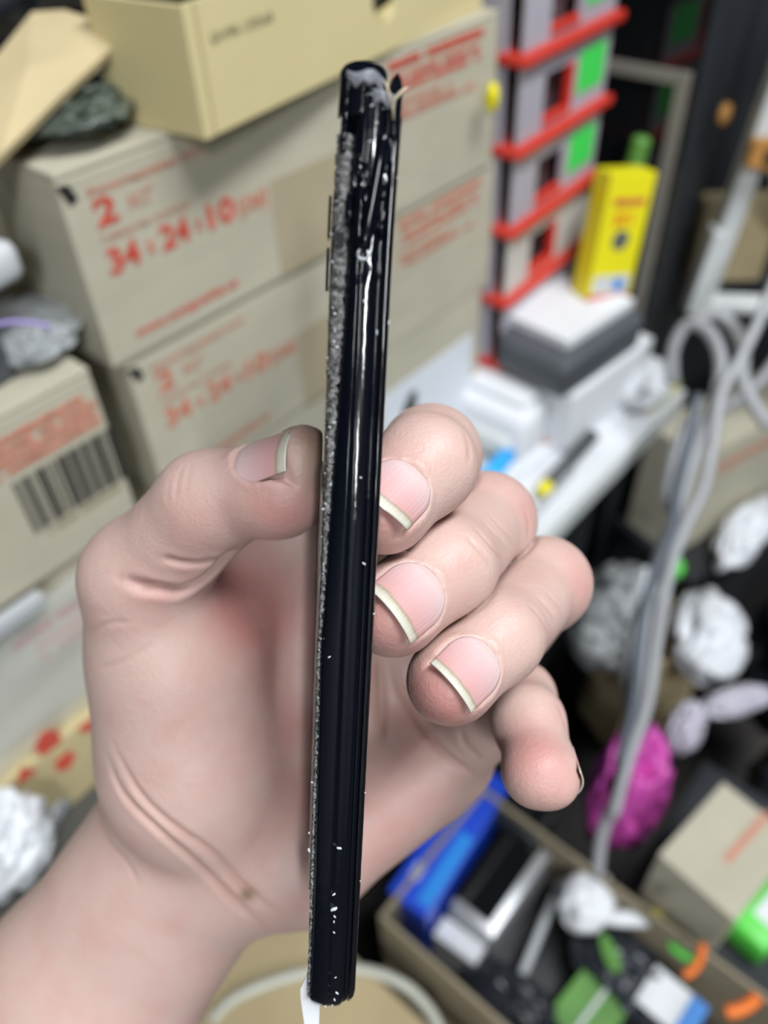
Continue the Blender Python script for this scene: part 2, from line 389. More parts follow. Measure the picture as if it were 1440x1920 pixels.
# clear wrap on the middle box
bm = bmesh.new(); gx, gz = 26, 12
vv = [[bm.verts.new((-.20 + .345 * i / gx, LY - .006 - .006 * abs(noise.noise((i * .35, k * .4, 3))) - .003 * abs(noise.noise((i * .9, k * .8, 6))), .815 + .098 * k / gz)) for k in range(gz + 1)] for i in range(gx + 1)]
for i in range(gx):
    for k in range(gz): bm.faces.new((vv[i][k], vv[i+1][k], vv[i+1][k+1], vv[i][k+1]))
o = obj('plastic_wrap', from_bm(bm), M['clearfilm'], None, True); mdf = o.modifiers.new('thick', 'SOLIDIFY'); mdf.thickness = .0004
tag(o, 'wrinkled clear plastic wrap over the middle left box', 'film')
t = thing('grey_strip', 'grey metal strip lying along the lower edge of the barcode box', 'strip', onY(95, 1108, LY - .008))
obj('strip_body', box_me(-.12, -.005, -.004, .004, -.004, .004, .001), M['grey'], t)
# things on the left column
crumple('crumpled clear grey film with a purple edge on the barcode box', 'plastic_film', 'film', onZ(30, 640, 1.0162), (.028, .035, .006), M['greybag'], 3, .2, 1.8)
o = cable('purple plastic seam on the grey film', [(-20, 612, .352), (20, 604, .355), (60, 606, .358), (95, 612, .361)], .0012, M['purple'], 'plastic_seam', 'seam')
t = thing('router', 'light grey rounded device poking in at the left edge', 'device', (.1460, .3820, 1.056), math.radians(190))
obj('device_shell', box_me(0, .12, -.030, .030, 0, .020, .009, 4), M['lightgrey'], t, True); obj('dark_gap_fill', box_me(.025, .118, -.02, .028, -.0398, .004, .003), M['darkgrey'], t)  # dark block added under the shell, standing for the dark gap there
# open carton with flap, upper left
t = thing('open_carton', 'open brown carton whose curved flap sticks out at the upper left', 'box', (-.16, .36, 1.017))
obj('carton_body', box_me(0, .15, 0, .2, 0, .11, .002), M['card_in'], t)
fp = [at(-120, 405, .31), at(0, 292, .335), at(110, 182, .352), at(222, 78, .368), at(196, 42, .372), at(120, 18, .374), at(60, 22, .372), at(0, 96, .362), at(-140, 235, .34)]
cen = sum(fp, Vector()) / len(fp); nrm = (fp[3] - fp[0]).cross(fp[6] - fp[0]).normalized()
if nrm.dot(CAM - cen) < 0: nrm = -nrm
off = Vector(t.location); n_ = len(fp)
vs = [p - off for p in fp] + [p - nrm * .0035 - off for p in fp] + [cen + nrm * .004 - off, cen - nrm * .0035 + nrm * .004 - off]
fs = [(i, (i+1) % n_, 2*n_) for i in range(n_)] + [((i+1) % n_ + n_, i + n_, 2*n_+1) for i in range(n_)] + [(i, i+n_, (i+1) % n_ + n_, (i+1) % n_) for i in range(n_)]
obj('flap', from_py(vs, fs), M['card_tan'], t, False, 'tan curved flap')
crumple('dark crumpled film lying on the topmost shipping box', 'dark_film', 'film', (.205, .395, 1.1005), (.030, .045, .010), M['darkbag'], 8, .22, 1.6)
crumple('black glossy bag heaped behind the cardboard flap', 'black_bag', 'bag', (.27, .50, 1.1006), (.085, .07, .06), M['blackbag'], 5, .2, 2.0)
# yellow box on top
YB = onZ(385, 263, 1.1005)
yb = thing('yellow_carton', 'pale yellow card box with a finger hole, on top of the stack', 'box', YB, math.radians(8))
W, D, H = .275, .06, .0535
hc = local_hit(yb, 722, -6); hx, hr = hc.x, .0125
out = [(0, 0), (W, 0), (W, H)] + [(hx + hr, H)] + [(hx + hr * math.cos(a), min(hc.z, H - .002) - hr*math.sin(a)) for a in [math.pi * k / 12 for k in range(13)]] + [(hx - hr, H), (0, H)]
obj('front_panel', prism_me(out, 0, .003), M['card_yel'], yb)
obj('left_panel', box_me(0, .003, .003, D, 0, H, .0005), M['card_yel'], yb); obj('right_panel', box_me(W - .003, W, .003, D, 0, H, .0005), M['card_yel'], yb)
obj('back_panel', box_me(.003, W - .003, D - .003, D, 0, H), M['card_yel'], yb); obj('base_panel', box_me(.003, W - .003, .003, D - .003, 0, .003), M['card_yel'], yb)
obj('corner_fold', box_me(.0065, .0085, -.0003, 0, 0, H), M['card_yel_dark'], yb)
a_ = local_hit(yb, 395, 82); b_ = local_hit(yb, 512, 38)
me = put_text(yb, 'GH98-13056B', a_.x, b_.x, (a_.z + b_.z) / 2, M['greyink'], .0042); me['label'] = 'small grey printed code'
crumple('black glossy plastic filling the yellow box', 'black_film', 'film', (YB.x + .10, YB.y + .040, 1.106), (.080, .019, .036), M['blackbag'], 12, .3, 2.2)

# ------------------------------------------------------------------ drawer organiser
OX, OY, OW, OD, PIT = .5245, .332, .150, .17, .062
org = thing('drawer_organiser', 'small-parts organiser with cloudy drawers, red rails and green stickers', 'organiser', (OX, OY, TZ - .0), math.radians(3))
obj('organiser_back', box_me(0, OW, OD - .003, OD, 0, .5), M['pocket'], org)
obj('organiser_side', box_me(0, .004, .012, OD - .003, 0, .5), M['drawer'], org); obj('organiser_side', box_me(OW - .004, OW, .012, OD - .003, 0, .5), M['drawer'], org)
for k in range(8):
    z = .008 + k * PIT
    obj('shelf_rail', box_me(-.003, OW + .003, -.007, OD - .004, z - .005, z + .003, .0025), M['red'], org, False, 'red shelf rail')
    if k == 7: break
    z0, z1 = z + .0035, z + PIT - .0065; x0, x1 = .0045, OW - .0045
    px0, px1, pz0, pz1 = .040, .083, z0 + .004, z1 - .012
    bm = bmesh.new()
    bx(bm, x0, px0, 0, .003, z0, z1); bx(bm, px1, x1, 0, .003, z0, z1); bx(bm, px0, px1, 0, .003, z0, pz0); bx(bm, px0, px1, 0, .003, pz1, z1)
    dr = obj('drawer', from_bm(bm), M['drawer'] if k != 2 else M['drawer_pale'], org)
    obj('handle_pocket', box_me(px0, px1, .012, .0135, pz0, pz1), M['pocket'], dr, False, 'dark hollow behind the handle opening')
    obj('handle_lip', box_me(px0, px1, -.002, .005, pz0, pz0 + .005, .001), M['red'], dr, False, 'red lip at the bottom of the opening')
    if k % 2 == 0: obj('handle_side', box_me(px1 - .005, px1, -.002, .005, pz0 + .0055, pz1, .001), M['red'], dr, False, 'red side of the opening')
    if k in (3, 4, 5): obj('sticker', box_me(.093, .137, -.0007, -.0001, z0 + .012, z0 + .043, .0003), M['green'], dr, False, 'bright green sticker')
crumple('yellow-green scrap between the boxes and the drawers', 'plastic_scrap', 'scrap', onY(921, 212, .328), (.004, .004, .008), M['yellow'], 4, .4, 1.5, 3)
# ------------------------------------------------------------------ things on the right half of the table
t = slab('dark grey box under the white note block', 'device_box', 'box', (1062, 690), (1212, 588), (955, 612), .853, .034, M['darkgrey'], 'box_body', .006)
obj('lid_line', box_me(-.0006, t['w'] + .0006, -.0006, t['d'] + .0006, .018, .0195), M['black'], t)
t = slab('white carton under the dark grey box', 'white_carton', 'box', (1078, 745), (1228, 632), (985, 672), .8188, .0683, M['paper'], 'carton_body', .003)
obj('lid_line', box_me(-.0003, t['w'] + .0003, -.0003, t['d'] + .0003, .05, .0507), M['lightgrey'], t)
t = slab('white square note block with the yellow packet standing on it', 'note_block', 'paper', (1065, 640), (1190, 560), (950, 577), .863, .0095, M['paper'], 'paper_stack', .001)
for k in range(2): obj('page_line', box_me(-.0002, t['w'] + .0002, -.0002, t['d'] + .0002, .003 + k * .0042, .0034 + k * .0042), M['lightgrey'], t)
# yellow packet
p0 = onZ(1066, 535, .8635); p1 = onZ(1158, 560, .8635); 
yp = thing('yellow_packet', 'slim yellow packet with red print standing on the white note block', 'packet', (.5985, .292, .8635), math.radians(-28), rot=(math.radians(-6), math.radians(8), math.radians(-28)))
PWd, PH_ = .046, .108
obj('packet_body', box_me(0, PWd, 0, .024, 0, PH_, .0012), M['yellow'], yp)
put_lines(yp, .008, .040, .082, .006, M['redink'], 1, seed=21); put_lines(yp, .012, .036, .072, .004, M['orange'], 2, seed=22)
obj('picture', shifted(prism_me([(.0085 * math.cos(a), .0085 * math.sin(a)) for a in [math.pi * k / 10 for k in range(20)]], -.0006, -.0001), (.023, 0, .053)), M['picture'], yp, False, 'round grey printed picture')
obj('panel', box_me(.004, .042, -.0005, -.0001, .006, .022), M['lightgrey'], yp, False, 'pale printed panel'); obj('panel', box_me(.026, .036, -.0009, -.0006, .008, .018), M['bluelight'], yp)
obj('panel', box_me(.0, PWd, -.0005, -.0001, .0005, .005), M['redink'], yp, False, 'red bottom band')
t = thing('yellow_tube', 'dull yellow tube leaning behind the yellow packet', 'tube', (.668, .318, .80), 0, rot=(math.radians(4), math.radians(6), 0))
obj('tube_body', lathe_me([(.004, 0), (.012, .004), (.013, .10), (.012, .15), (.005, .156)], 20), M['yellow_dull'], t, True); obj('tube_cap', shifted(lathe_me([(.008, 0), (.008, .02), (.006, .022)], 16), (0, 0, .156)), M['greenleaf'], t)
# white soft things
t = slab('thick white folded cloth in front of the note block', 'white_cloth', 'cloth', (985, 792), (1040, 745), (872, 650), .806, .054, M['paper'], 'cloth_fold', .012)
obj('top_fold', box_me(.012, t['w'] - .004, .01, t['d'] - .02, .0542, .062, .0035), M['paper'], t, True)
crumple('white crumpled paper at the far right corner of the table', 'crumpled_paper', 'paper', (.648, .240, TZ + .001), (.034, .022, .017), M['paper'], 6, .2, 1.5, 5, .1)
t = slab('white rounded case lying at the front of the papers', 'white_case', 'case', (955, 828), (1000, 790), (884, 742), .783, .030, M['white'], 'case_body', .009); obj('seam', box_me(-.0003, t['w'] + .0003, -.0003, t['d'] + .0003, .014, .015), M['grey'], t)
for i, (c0, c1, c2, z, lab) in enumerate((((1010, 1000), (1235, 770), (900, 930), TZ + .0030, 'long white sheet of paper along the table edge'), ((1130, 815), (1215, 735), (1040, 775), TZ + .0062, 'white card lying under the yellow strip'), ((960, 905), (1090, 790), (925, 880), TZ + .0085, 'white folded leaflet beside the blue cap'))):
    t = slab(lab, 'paper_sheet', 'paper', c0, c1, c2, z, .0024, M['paper'], 'sheet', .0003, 'papers on the table')
    if i == 2: obj('print_mark', box_me(t['w'] * .55, t['w'] * .8, t['d'] * .2, t['d'] * .5, .0025, .0028), M['redfaint'], t)
def stick(lab, name, a, b, z, r, m, tipm=None, cat='pen', tipn='tip'):
    p, q = onZ(*a, z), onZ(*b, z); d = (q - p); t = thing(name, lab, cat, p)
    obj('barrel', tube_me([Vector((0, 0, 0)), d * .02, d * .85, d * .86], [r * .7, r, r, r * .8], 12), m, t, True)
    if tipm: obj(tipn, tube_me([d * .86, d * .87, d * .97, d], [r * .8, r * .95, r * .8, r * .3], 12), tipm, t, True)
    return t
stick('bright blue plastic cap beside the index fingertip', 'marker_cap', (905, 905), (960, 842), TZ + .013, .0085, M['cyan'], M['cyan'], 'cap', 'cap_end')
stick('black tool handle with yellow end near the table edge', 'screwdriver', (1112, 815), (1012, 925), TZ + .012, .0068, M['blackgrip'], M['yellow'], 'tool', 'yellow_end')
stick('thin grey pen between the papers and the table edge', 'pen', (1075, 880), (985, 985), TZ + .008, .0035, M['grey'], M['black'])
stick('yellow strip at the right front corner of the table', 'yellow_marker', (1215, 762), (1272, 715), TZ + .010, .0052, M['yellow'], M['yellow_dull'], 'marker', 'cap')

# ------------------------------------------------------------------ fan on a bracket from the cabinet, beyond the table end
FR = math.atan2(-.76, .65)
fan = thing('box_fan', 'white upright fan with round ribbed grille at the right edge', 'fan', (.736, .243, .806), rot=(0, math.radians(5), FR))
FANM = Matrix.Translation((.736, .243, .806)) @ Matrix.Rotation(FR, 4, 'Z') @ Matrix.Rotation(math.radians(5), 4, 'Y')
FW, FH = .30, .36
for nm, a in (('frame_bar', (0, .019, 0, .022, 0, FH)), ('frame_bar', (FW - .013, FW, 0, .022, 0, FH)), ('frame_bar', (.013, FW - .013, 0, .022, 0, .013)), ('frame_bar', (.013, FW - .013, 0, .022, FH - .013, FH))):
    obj(nm, box_me(*a, .004, 3), M['white'], fan)
obj('frame_step', box_me(-.006, .007, -.004, .018, -.001, .085, .003), M['white'], fan)
fc = Vector((.145, 0, .20)); 
def ring_me(r, y, rr): 
    return tube_me([fc + Vector((r * math.cos(a), y, r * math.sin(a))) for a in [2 * math.pi * k / 40 for k in range(41)]], rr, 6, False)
for k in range(8): obj('grille_ring', ring_me(.125 - k * .014, .010 - .0010 * k, .0022 if k else .007), M['lightgrey'] if k else M['white'], fan, True)
for k in range(24):
    a = 2 * math.pi * k / 24; d = Vector((math.cos(a), 0, math.sin(a)))
    obj('grille_rib', tube_me([fc + d * .022 + Vector((0, .003, 0)), fc + d * .128 + Vector((0, .011, 0))], .0018, 6), M['grey'], fan, True)
for k in range(5):
    a0 = 2 * math.pi * k / 5
    pts = [(.02, a0), (.05, a0 - .15), (.105, a0 - .1), (.11, a0 + .5), (.06, a0 + .55), (.022, a0 + .5)]
    obj('blade', prism_me([(fc.x + r * math.cos(a), fc.z + r * math.sin(a)) for r, a in pts], .028, .031), M['grey'], fan)
me = lathe_me([(.004, -.006), (.020, -.004), (.022, 0), (.022, .03)], 24); me.transform(Matrix.Rotation(math.radians(-90), 4, 'X')); obj('hub', shifted(me, fc + Vector((0, .006, 0))), M['lightgrey'], fan, True)
obj('bracket_arm', box_me(.125, .165, .03, .20, .10, .125, .004), M['black'], fan)
cl = thing('wooden_clip', 'amber wooden clip fastened to the left edge of the fan', 'clip', FANM @ Vector((-.006, -.009, .150)), FR)
obj('clip_arm', prism_me([(0, 0), (.055, -.012), (.085, -.006), (.085, .008), (.04, .010), (.03, .022), (0, .022)], -.012, 0, .0015), M['woodclip'], cl); obj('clip_bolt', shifted(box_me(-.006, .006, -.016, -.0122, -.006, .006, .002), (.018, 0, .010)), M['black'], cl)
t = carton('small tan carton showing through the lower corner of the fan', FANM @ Vector((.014, .062, 0)), .075, .03, .085, math.degrees(FR), M['card_tan'], name='small_carton', flaps=False)
t2 = thing('amber_lens', 'small round amber lens on the dark cabinet', 'lens', onY(1348, 212, .277)); me = lathe_me([(.003, 0), (.010, .003), (.009, .008), (.004, .010)], 18); me.transform(Matrix.Rotation(math.radians(90), 4, 'X')); obj('knob_body', me, M['woodclip'], t2, True)

# ------------------------------------------------------------------ cables hanging past the table end
G = 'grey cables hanging past the table end'
cable('pale cable looping over the table corner and hanging to the floor', [(1262, 720, .70), (1262, 655, .69), (1290, 608, .68), (1330, 622, .67), (1352, 680, .66), (1338, 760, .655), (1300, 860, .65), (1268, 960, .65), (1238, 1040, .65), (1218, 1120, .65), (1208, 1210, .65), (1190, 1310, .65), (1172, 1400, .66), (1160, 1480, .67), (1130, 1560, .68), (1120, 1640, .69)], .0056, M['cable'], group=G)
cable('lighter cable running down from the fan beside the looped one', [(1500, 400, .67), (1440, 560, .66), (1395, 660, .65), (1352, 740, .645), (1334, 850, .64), (1318, 920, .64), (1284, 990, .64), (1256, 1070, .64), (1234, 1190, .64), (1214, 1320, .645), (1180, 1420, .65), (1150, 1530, .66)], .0046, M['cablewhite'], group=G)
cable('thin dark cable twisted into the grey bundle', [(1310, 740, .635), (1285, 850, .63), (1268, 930, .63), (1262, 990, .63), (1232, 1060, .63), (1206, 1150, .63), (1196, 1230, .63), (1186, 1330, .635), (1160, 1430, .645)], .0042, M['cabledark'], group=G)
cable('grey cable bowing out left of the bundle under the table corner', [(1290, 790, .68), (1262, 860, .672), (1250, 930, .668), (1262, 985, .664), (1228, 1090, .664), (1185, 1180, .664), (1172, 1260, .664), (1180, 1330, .668)], .0048, M['cable'], group=G)
cable('white cable loop behind the table corner', [(1300, 600, .72), (1350, 590, .71), (1390, 640, .70), (1395, 720, .70), (1440, 800, .70)], .0060, M['cablewhite'], group=G)
cable('thick pale cable crossing behind the fan foot', [(1480, 640, .75), (1420, 720, .755), (1350, 770, .76), (1290, 800, .765)], .0055, M['cable'], group=G)

# ------------------------------------------------------------------ clutter right of and below the table
t = thing('black_crate', 'black plastic crate right of the table under the striped carton', 'crate', (.715, .155, 0), math.radians(-17))
obj('crate_body', box_me(0, .42, 0, .128, 0, .487, .006), M['black'], t); obj('crate_rim', box_me(-.005, .425, -.005, .13, .46, .4865, .004), M['black'], t)
t = carton('brown box with a faded red stripe right of the hanging cables', (.728, .190, .4878), .36, .075, .158, -17, M['card'], tape=False, name='striped_carton')
a_, b_ = local_hit(t, 1345, 880), local_hit(t, 1440, 835)
obj('red_stripe', box_me(a_.x, a_.x + .15, -.0006, -.0001, a_.z - .006, a_.z + .006), M['redfaint'], t, False, 'faded red printed stripe')
# plastic waste heap between table and crate
G2 = 'plastic bags heaped beside the table'
crumple('white plastic bag crumpled in front of the black crate', 'white_bag', 'bag', (.662, .105, .425), (.052, .032, .032), M['whitebag'], 7, .42, 1.0, 5, .4, group=G2)
crumple('grey translucent bag heaped under the table corner', 'grey_bag', 'bag', (.575, .188, .45), (.050, .04, .055), M['greybag'], 9, .3, 1.5, 5, group=G2)
crumple('small white torn bag piece above the grey bag', 'white_bag', 'bag', (.60, .17, .545), (.018, .016, .018), M['whitebag'], 13, .2, 1.5, 4, group=G2)
crumple('white bag lying against the brown striped carton', 'white_bag', 'bag', onX(1395, 1000, .80) - Vector((0, 0, .03)), (.055, .02, .024), M['whitebag'], 17, .4, 1.0, 5, .0, group=G2)
crumple('bright green plastic scrap by the cables', 'green_scrap', 'scrap', at(1256, 1082, .88), (.010, .010, .012), M['greenbright'], 3, .3, 1.5, 4)
crumple('pale crumpled film strip at the far right of the heap', 'white_film', 'film', at(1270, 1400, .82), (.020, .014, .028), M['whitebag2'], 21, .35, 1.6, 5)
crumple('lilac-white film curl beside the black bags', 'white_film', 'film', at(1375, 1330, .86), (.034, .012, .012), M['whitebag2'], 24, .4, 1.6, 5, -.6)
crumple('large black bag at the right edge below the striped carton', 'black_bag', 'bag', (.80, .01, .22), (.075, .06, .11), M['blackbag'], 31, .3, 1.6, 5)
crumple('black bag bulging beside the lower right carton', 'black_bag', 'bag', (.61, -.07, .22), (.045, .06, .10), M['blackbag'], 35, .3, 1.6, 5)
crumple('magenta plastic bag tucked behind the electronics tray', 'pink_bag', 'bag', (.432, .085, .345), (.036, .030, .092), M['pinkbag'], 40, .30, 1.3, 5)
# open bin carton
p0, p1, p2 = onZ(1195, 1262, .44), onZ(1335, 1205, .44), onZ(1035, 1200, .44)
e = p1 - p0; w, rz = e.length, math.atan2(e.y, e.x); n_ = Vector((-math.sin(rz), math.cos(rz), 0)); d = (p2 - p0).dot(n_)
t = thing('open_bin_carton', 'open cardboard carton under the plastic bags', 'box', (p0.x, p0.y, .25), rz)
for nm, a in (('front_panel', (0, w, 0, .004, 0, .19)), ('left_panel', (0, .004, .0045, d, 0, .19)), ('right_panel', (w - .004, w, .0045, d, 0, .19)), ('back_panel', (.0045, w - .0045, d - .004, d, 0, .19)), ('base_panel', (.0045, w - .0045, .0045, d - .0045, 0, .004))):
    obj(nm, box_me(*a, .0008), M['card_tan'], t)
# carton with red stripe, lower right, on a dark crate
t = thing('dark_crate', 'dark crate under the plain carton at the lower right', 'crate', (.362, -.24, 0)); obj('crate_body', box_me(0, .19, 0, .28, 0, .40, .005), M['blackmatt'], t); obj('crate_rim', box_me(-.004, .194, -.004, .284, .375, .3985, .003), M['blackmatt'], t)
t = slab('plain small carton with a red line at the lower right', 'small_carton', 'box', (1378, 1727), (1497, 1575), (1236, 1600), .52, .119, M['card'], 'carton_body', .0015)
q = [local_top(t, *p, .119) for p in ((1360, 1615), (1440, 1525))]; dq = (q[1] - q[0]); sd = Vector((-dq.y, dq.x, 0)).normalized() * .0035
obj('red_line', from_bm(bx(bmesh.new(), 0, 1, 0, 1, 0, 1)) if False else from_py([q[0] - sd, q[1] - sd, q[1] + sd, q[0] + sd] + [v + Vector((0, 0, .0005)) for v in (q[0] - sd, q[1] - sd, q[1] + sd, q[0] + sd)], [(3,2,1,0),(4,5,6,7),(0,1,5,4),(1,2,6,5),(2,3,7,6),(3,0,4,7)]), M['redfaint'], t, False, 'faint red printed line')
t = slab('bright green and white pack at the lower right edge', 'green_pack', 'pack', (1440, 1790), (1520, 1690), (1372, 1712), .44, .038, M['greenbright'], 'pack_body', .005)
obj('white_panel', box_me(t['w'] * .3, t['w'] * .9, t['d'] * .25, t['d'] * .7, .0385, .0388), M['paper'], t)
# tray of phone parts
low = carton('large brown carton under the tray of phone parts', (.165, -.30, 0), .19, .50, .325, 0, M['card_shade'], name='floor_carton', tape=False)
TR = (.186, .350, -.26, .203, .3255, .45)
t = thing('parts_tray', 'open cardboard tray full of phone parts below the hand', 'tray', (TR[0], TR[2], TR[4])); w, d, h = TR[1] - TR[0], TR[3] - TR[2], TR[5] - TR[4]
for nm, a in (('front_panel', (0, w, 0, .004, 0, h)), ('left_panel', (0, .004, .0045, d, 0, h)), ('right_panel', (w - .004, w, .0045, d, 0, h)), ('back_panel', (.0045, w - .0045, d - .004, d, 0, h)), ('base_panel', (.0045, w - .0045, .0045, d - .0045, 0, .004))):
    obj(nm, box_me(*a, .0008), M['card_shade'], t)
obj('dark_liner', box_me(.005, w - .005, .005, d - .005, .0042, .0085, .001), M['black'], t)  # black sheet added to darken the tray base
TF = TR[4] + .0088
def tslab(lab, name, cat, c0, c1, c2, zt, m, part='body', bev=.002): return slab(lab, name, cat, c0, c1, c2, zt, zt - TF, m, part, bev)
t = tslab('blue printed phone box standing in the tray beside the palm', 'blue_box', 'box', (800, 1722), (960, 1470), (728, 1668), .445, M['blue'], 'box_body', .0015)
zt = .445 - TF
obj('light_stripe', box_me(t['w'] * .05, t['w'] * .55, t['d'] * .05, t['d'] * .38, zt + .0001, zt + .0004), M['bluelight'], t, False, 'light blue stripe'); obj('logo_patch', box_me(t['w'] * .14, t['w'] * .24, t['d'] * .6, t['d'] * .8, zt + .0001, zt + .0004), M['lightgrey'], t)
t = tslab('dead phone with silver frame and black screen in the tray', 'old_phone', 'phone', (925, 1765), (1045, 1588), (828, 1712), .425, M['silver'], 'phone_body', .004)
w, d, zt = t['w'], t['d'], .425 - TF
obj('screen', box_me(w * .09, w * .98, d * .22, d * 1.0, zt + .0001, zt + .0022, .0005), M['blackglass'], t)
t = tslab('second black phone half hidden behind the silver phone', 'old_phone', 'phone', (1003, 1582), (1048, 1518), (910, 1536), .440, M['black'], 'phone_body', .004); obj('screen', box_me(.004, t['w'] - .004, .004, t['d'] - .004, .440 - TF + .0001, .440 - TF + .0008), M['blackglass'], t)
t = tslab('small white battery box at the left tray wall', 'battery_box', 'box', (890, 1810), (912, 1772), (806, 1760), .40, M['paper'], 'box_body', .002); obj('seam', box_me(-.0002, t['w'] + .0002, -.0002, t['d'] + .0002, .02, .0207), M['grey'], t)
t = tslab('narrow grey metal bar lying in the tray', 'metal_bar', 'bar', (985, 1835), (1060, 1650), (970, 1828), .385, M['grey'], 'bar_body', .002)
crumple('crumpled white foil in the middle of the tray', 'white_foil', 'foil', onZ(1095, 1700, .40) - Vector((0, 0, .01)), (.026, .022, .022), M['paper'], 50, .3, 1.3, 4)
crumple('black anti-static bag filling the tray below the foil', 'black_bag', 'bag', onZ(1170, 1830, .37) - Vector((0, 0, .03)), (.030, .05, .030), M['darkparts'], 52, .2, 2.0, 5)
crumple('black foam heap at the near end of the tray', 'black_foam', 'foam', onZ(960, 1900, .36) - Vector((0, 0, .025)), (.028, .05, .03), M['blackbag'], 55, .2, 2.0, 5)
p, q = onZ(1130, 1722, .425), onZ(1238, 1722, .425); dd = q - p
t = thing('glue_tube', 'white glue tube with yellow cap lying in the tray', 'tube', p); obj('tube_body', tube_me([dd * 0, dd * .05, dd * .3, dd * .82], [.003, .006, .0075, .0078], 14), M['paper'], t, True); obj('tube_cap', tube_me([dd * .82, dd * .83, dd * .99, dd], [.005, .0078, .0075, .005], 14), M['yellow'], t, True)
def leaf(lab, px, py, z, w, l, m, rz, name='plastic_tag', cat='tag'):
    pts = [(l * math.cos(a), w * math.sin(a) * (1 - .25 * math.cos(a))) for a in [2 * math.pi * k / 18 for k in range(18)]]
    o = obj(name, prism_me(pts, 0, .003, 0, 'z'), m); o.location = onZ(px, py, z); o.rotation_euler = (.1, .1, rz); return tag(o, lab, cat)
leaf('small green oval tag on the black bag in the tray', 1142, 1788, .415, .007, .018, M['greenleaf'], .9)
leaf('lime plastic tag near the right tray wall', 1284, 1782, .425, .009, .015, M['greenbright'], 1.9)
cable('orange wire curl by the lime tag', [(1318, 1770, .64), (1312, 1800, .64), (1296, 1822, .64), (1282, 1828, .64)], .0035, M['orange'], 'orange_wire', 'wire')
cable('orange wire arc at the bottom right of the tray', [(1360, 1898, .62), (1385, 1893, .62), (1408, 1880, .62), (1420, 1866, .62)], .0052, M['orange'], 'orange_wire', 'wire')
t = tslab('green circuit board at the bottom of the tray', 'circuit_board', 'board', (1110, 1990), (1190, 1880), (1015, 1915), .385, M['greenleaf'], 'board_body', .001); obj('edge_strip', box_me(.0, t['w'], t['d'] * .45, t['d'] * .52, .385 - TF + .0001, .385 - TF + .0015), M['lightgrey'], t)
t = slab('white and blue paper label at the bottom of the tray', 'paper_label', 'paper', (1290, 1960), (1330, 1890), (1180, 1890), .405, .003, M['paper'], 'label_sheet', .0003); obj('blue_band', box_me(.0, t['w'], 0, t['d'] * .3, .0031, .0034), M['bluelight'], t)
# carton and hose below the hand
t = carton('brown carton below the wrist with a pale hose coiled on it', (-.10, -.06, 0), .255, .362, .40, 0, M['card_in'], name='floor_carton', tape=False)
p = [onZ(x, y, .405) for x, y in ((395, 1915), (440, 1872), (520, 1838), (600, 1820), (680, 1818), (750, 1842), (795, 1880), (822, 1925), (835, 1990))]
P = crom(p, 8); o = obj('hose', tube_me([v - P[0] for v in P], .0048, 10), M['cableclear'], None, True); o.location = P[0]; tag(o, 'pale plastic hose curving over the brown carton at the bottom', 'hose')
t = carton('upright dark strip behind the brown carton', (.158, -.06, .326) if False else (-.10, .306, 0), .26, .012, .47, 0, M['blackmatt'], name='dark_strip', cat='board', flaps=False)  # dark upright sheet added where a dark strip runs along the arm
# white scraps on the table, lower left
crumple('white crumpled plastic on the table left of the wrist', 'white_plastic', 'plastic', onZ(28, 1600, TZ + .0032) + Vector((-.005, -.012, 0)), (.028, .022, .030), M['whitebag'], 60, .25, 1.4, 5)
crumple('small white foil scrap beside the arrow carton', 'white_foil', 'foil', onZ(180, 1425, TZ + .001), (.013, .008, .014), M['paper'], 62, .3, 1.6, 4)
crumple('thin grey film strip on the table above the wrist', 'grey_film', 'film', onZ(118, 1508, TZ + .001), (.022, .006, .006), M['greybag'], 64, .3, 1.6, 4, .6)
# ------------------------------------------------------------------ phone geometry frame (camera-space mm)
PA = np.array([-2.0, -57.6, 107.5]); PB = np.array([-9.9, 93.7, 148.0])
PS = (PB - PA); PS = PS / np.linalg.norm(PS)           # down the edge
PA = PA - PS * 2.8; PLEN = float(np.linalg.norm(PB - PA))
PW = np.array([-0.075, -0.258, 0.963]); PW -= PS * PW.dot(PS); PW /= np.linalg.norm(PW)   # away from the camera
PU = np.cross(PS, PW); PU *= np.sign(PU[0])                                # across the thickness, to image right
PHW = 4.35                                                                 # half thickness
PDEP = 74.0
def bend(s):                                    # the snapped top leans to the right and towards the lens
    k = max(0.0, 31.0 - s)
    return 0.0006 * k * k, -0.0006 * k * k
def ph(u, s, w):
    b = bend(s); p = PA + PS * s + PU * (u + b[0]) + PW * (w + b[1])
    return p

# ------------------------------------------------------------------ hand as a signed distance field
def J(px, py, z): return np.array([(px - CX) / FPX * z, (py - CY) / FPX * z, z], float)
def cone(P, a, b, r1, r2, flat=None, f=1.0):
    ba = b - a; t = np.clip(((P - a) @ ba) / (ba @ ba), 0, 1)
    q = P - a - t[:, None] * ba
    if flat is not None:
        h = q @ flat; q = q + np.outer(h * (f - 1), flat)
    return np.sqrt((q * q).sum(1)) - (r1 + (r2 - r1) * t)
def ell(P, c, rad, ax=None):
    q = P - c
    if ax is not None: q = q @ ax.T
    q = q / rad; k = np.sqrt((q * q).sum(1)) + 1e-9
    return (k - 1) * min(rad) * 1.0
def smin(a, b, k):
    h = np.maximum(k - np.abs(a - b), 0) / k
    return np.minimum(a, b) - h * h * k * .25
def unit(v): v = np.array(v, float); return v / np.linalg.norm(v)

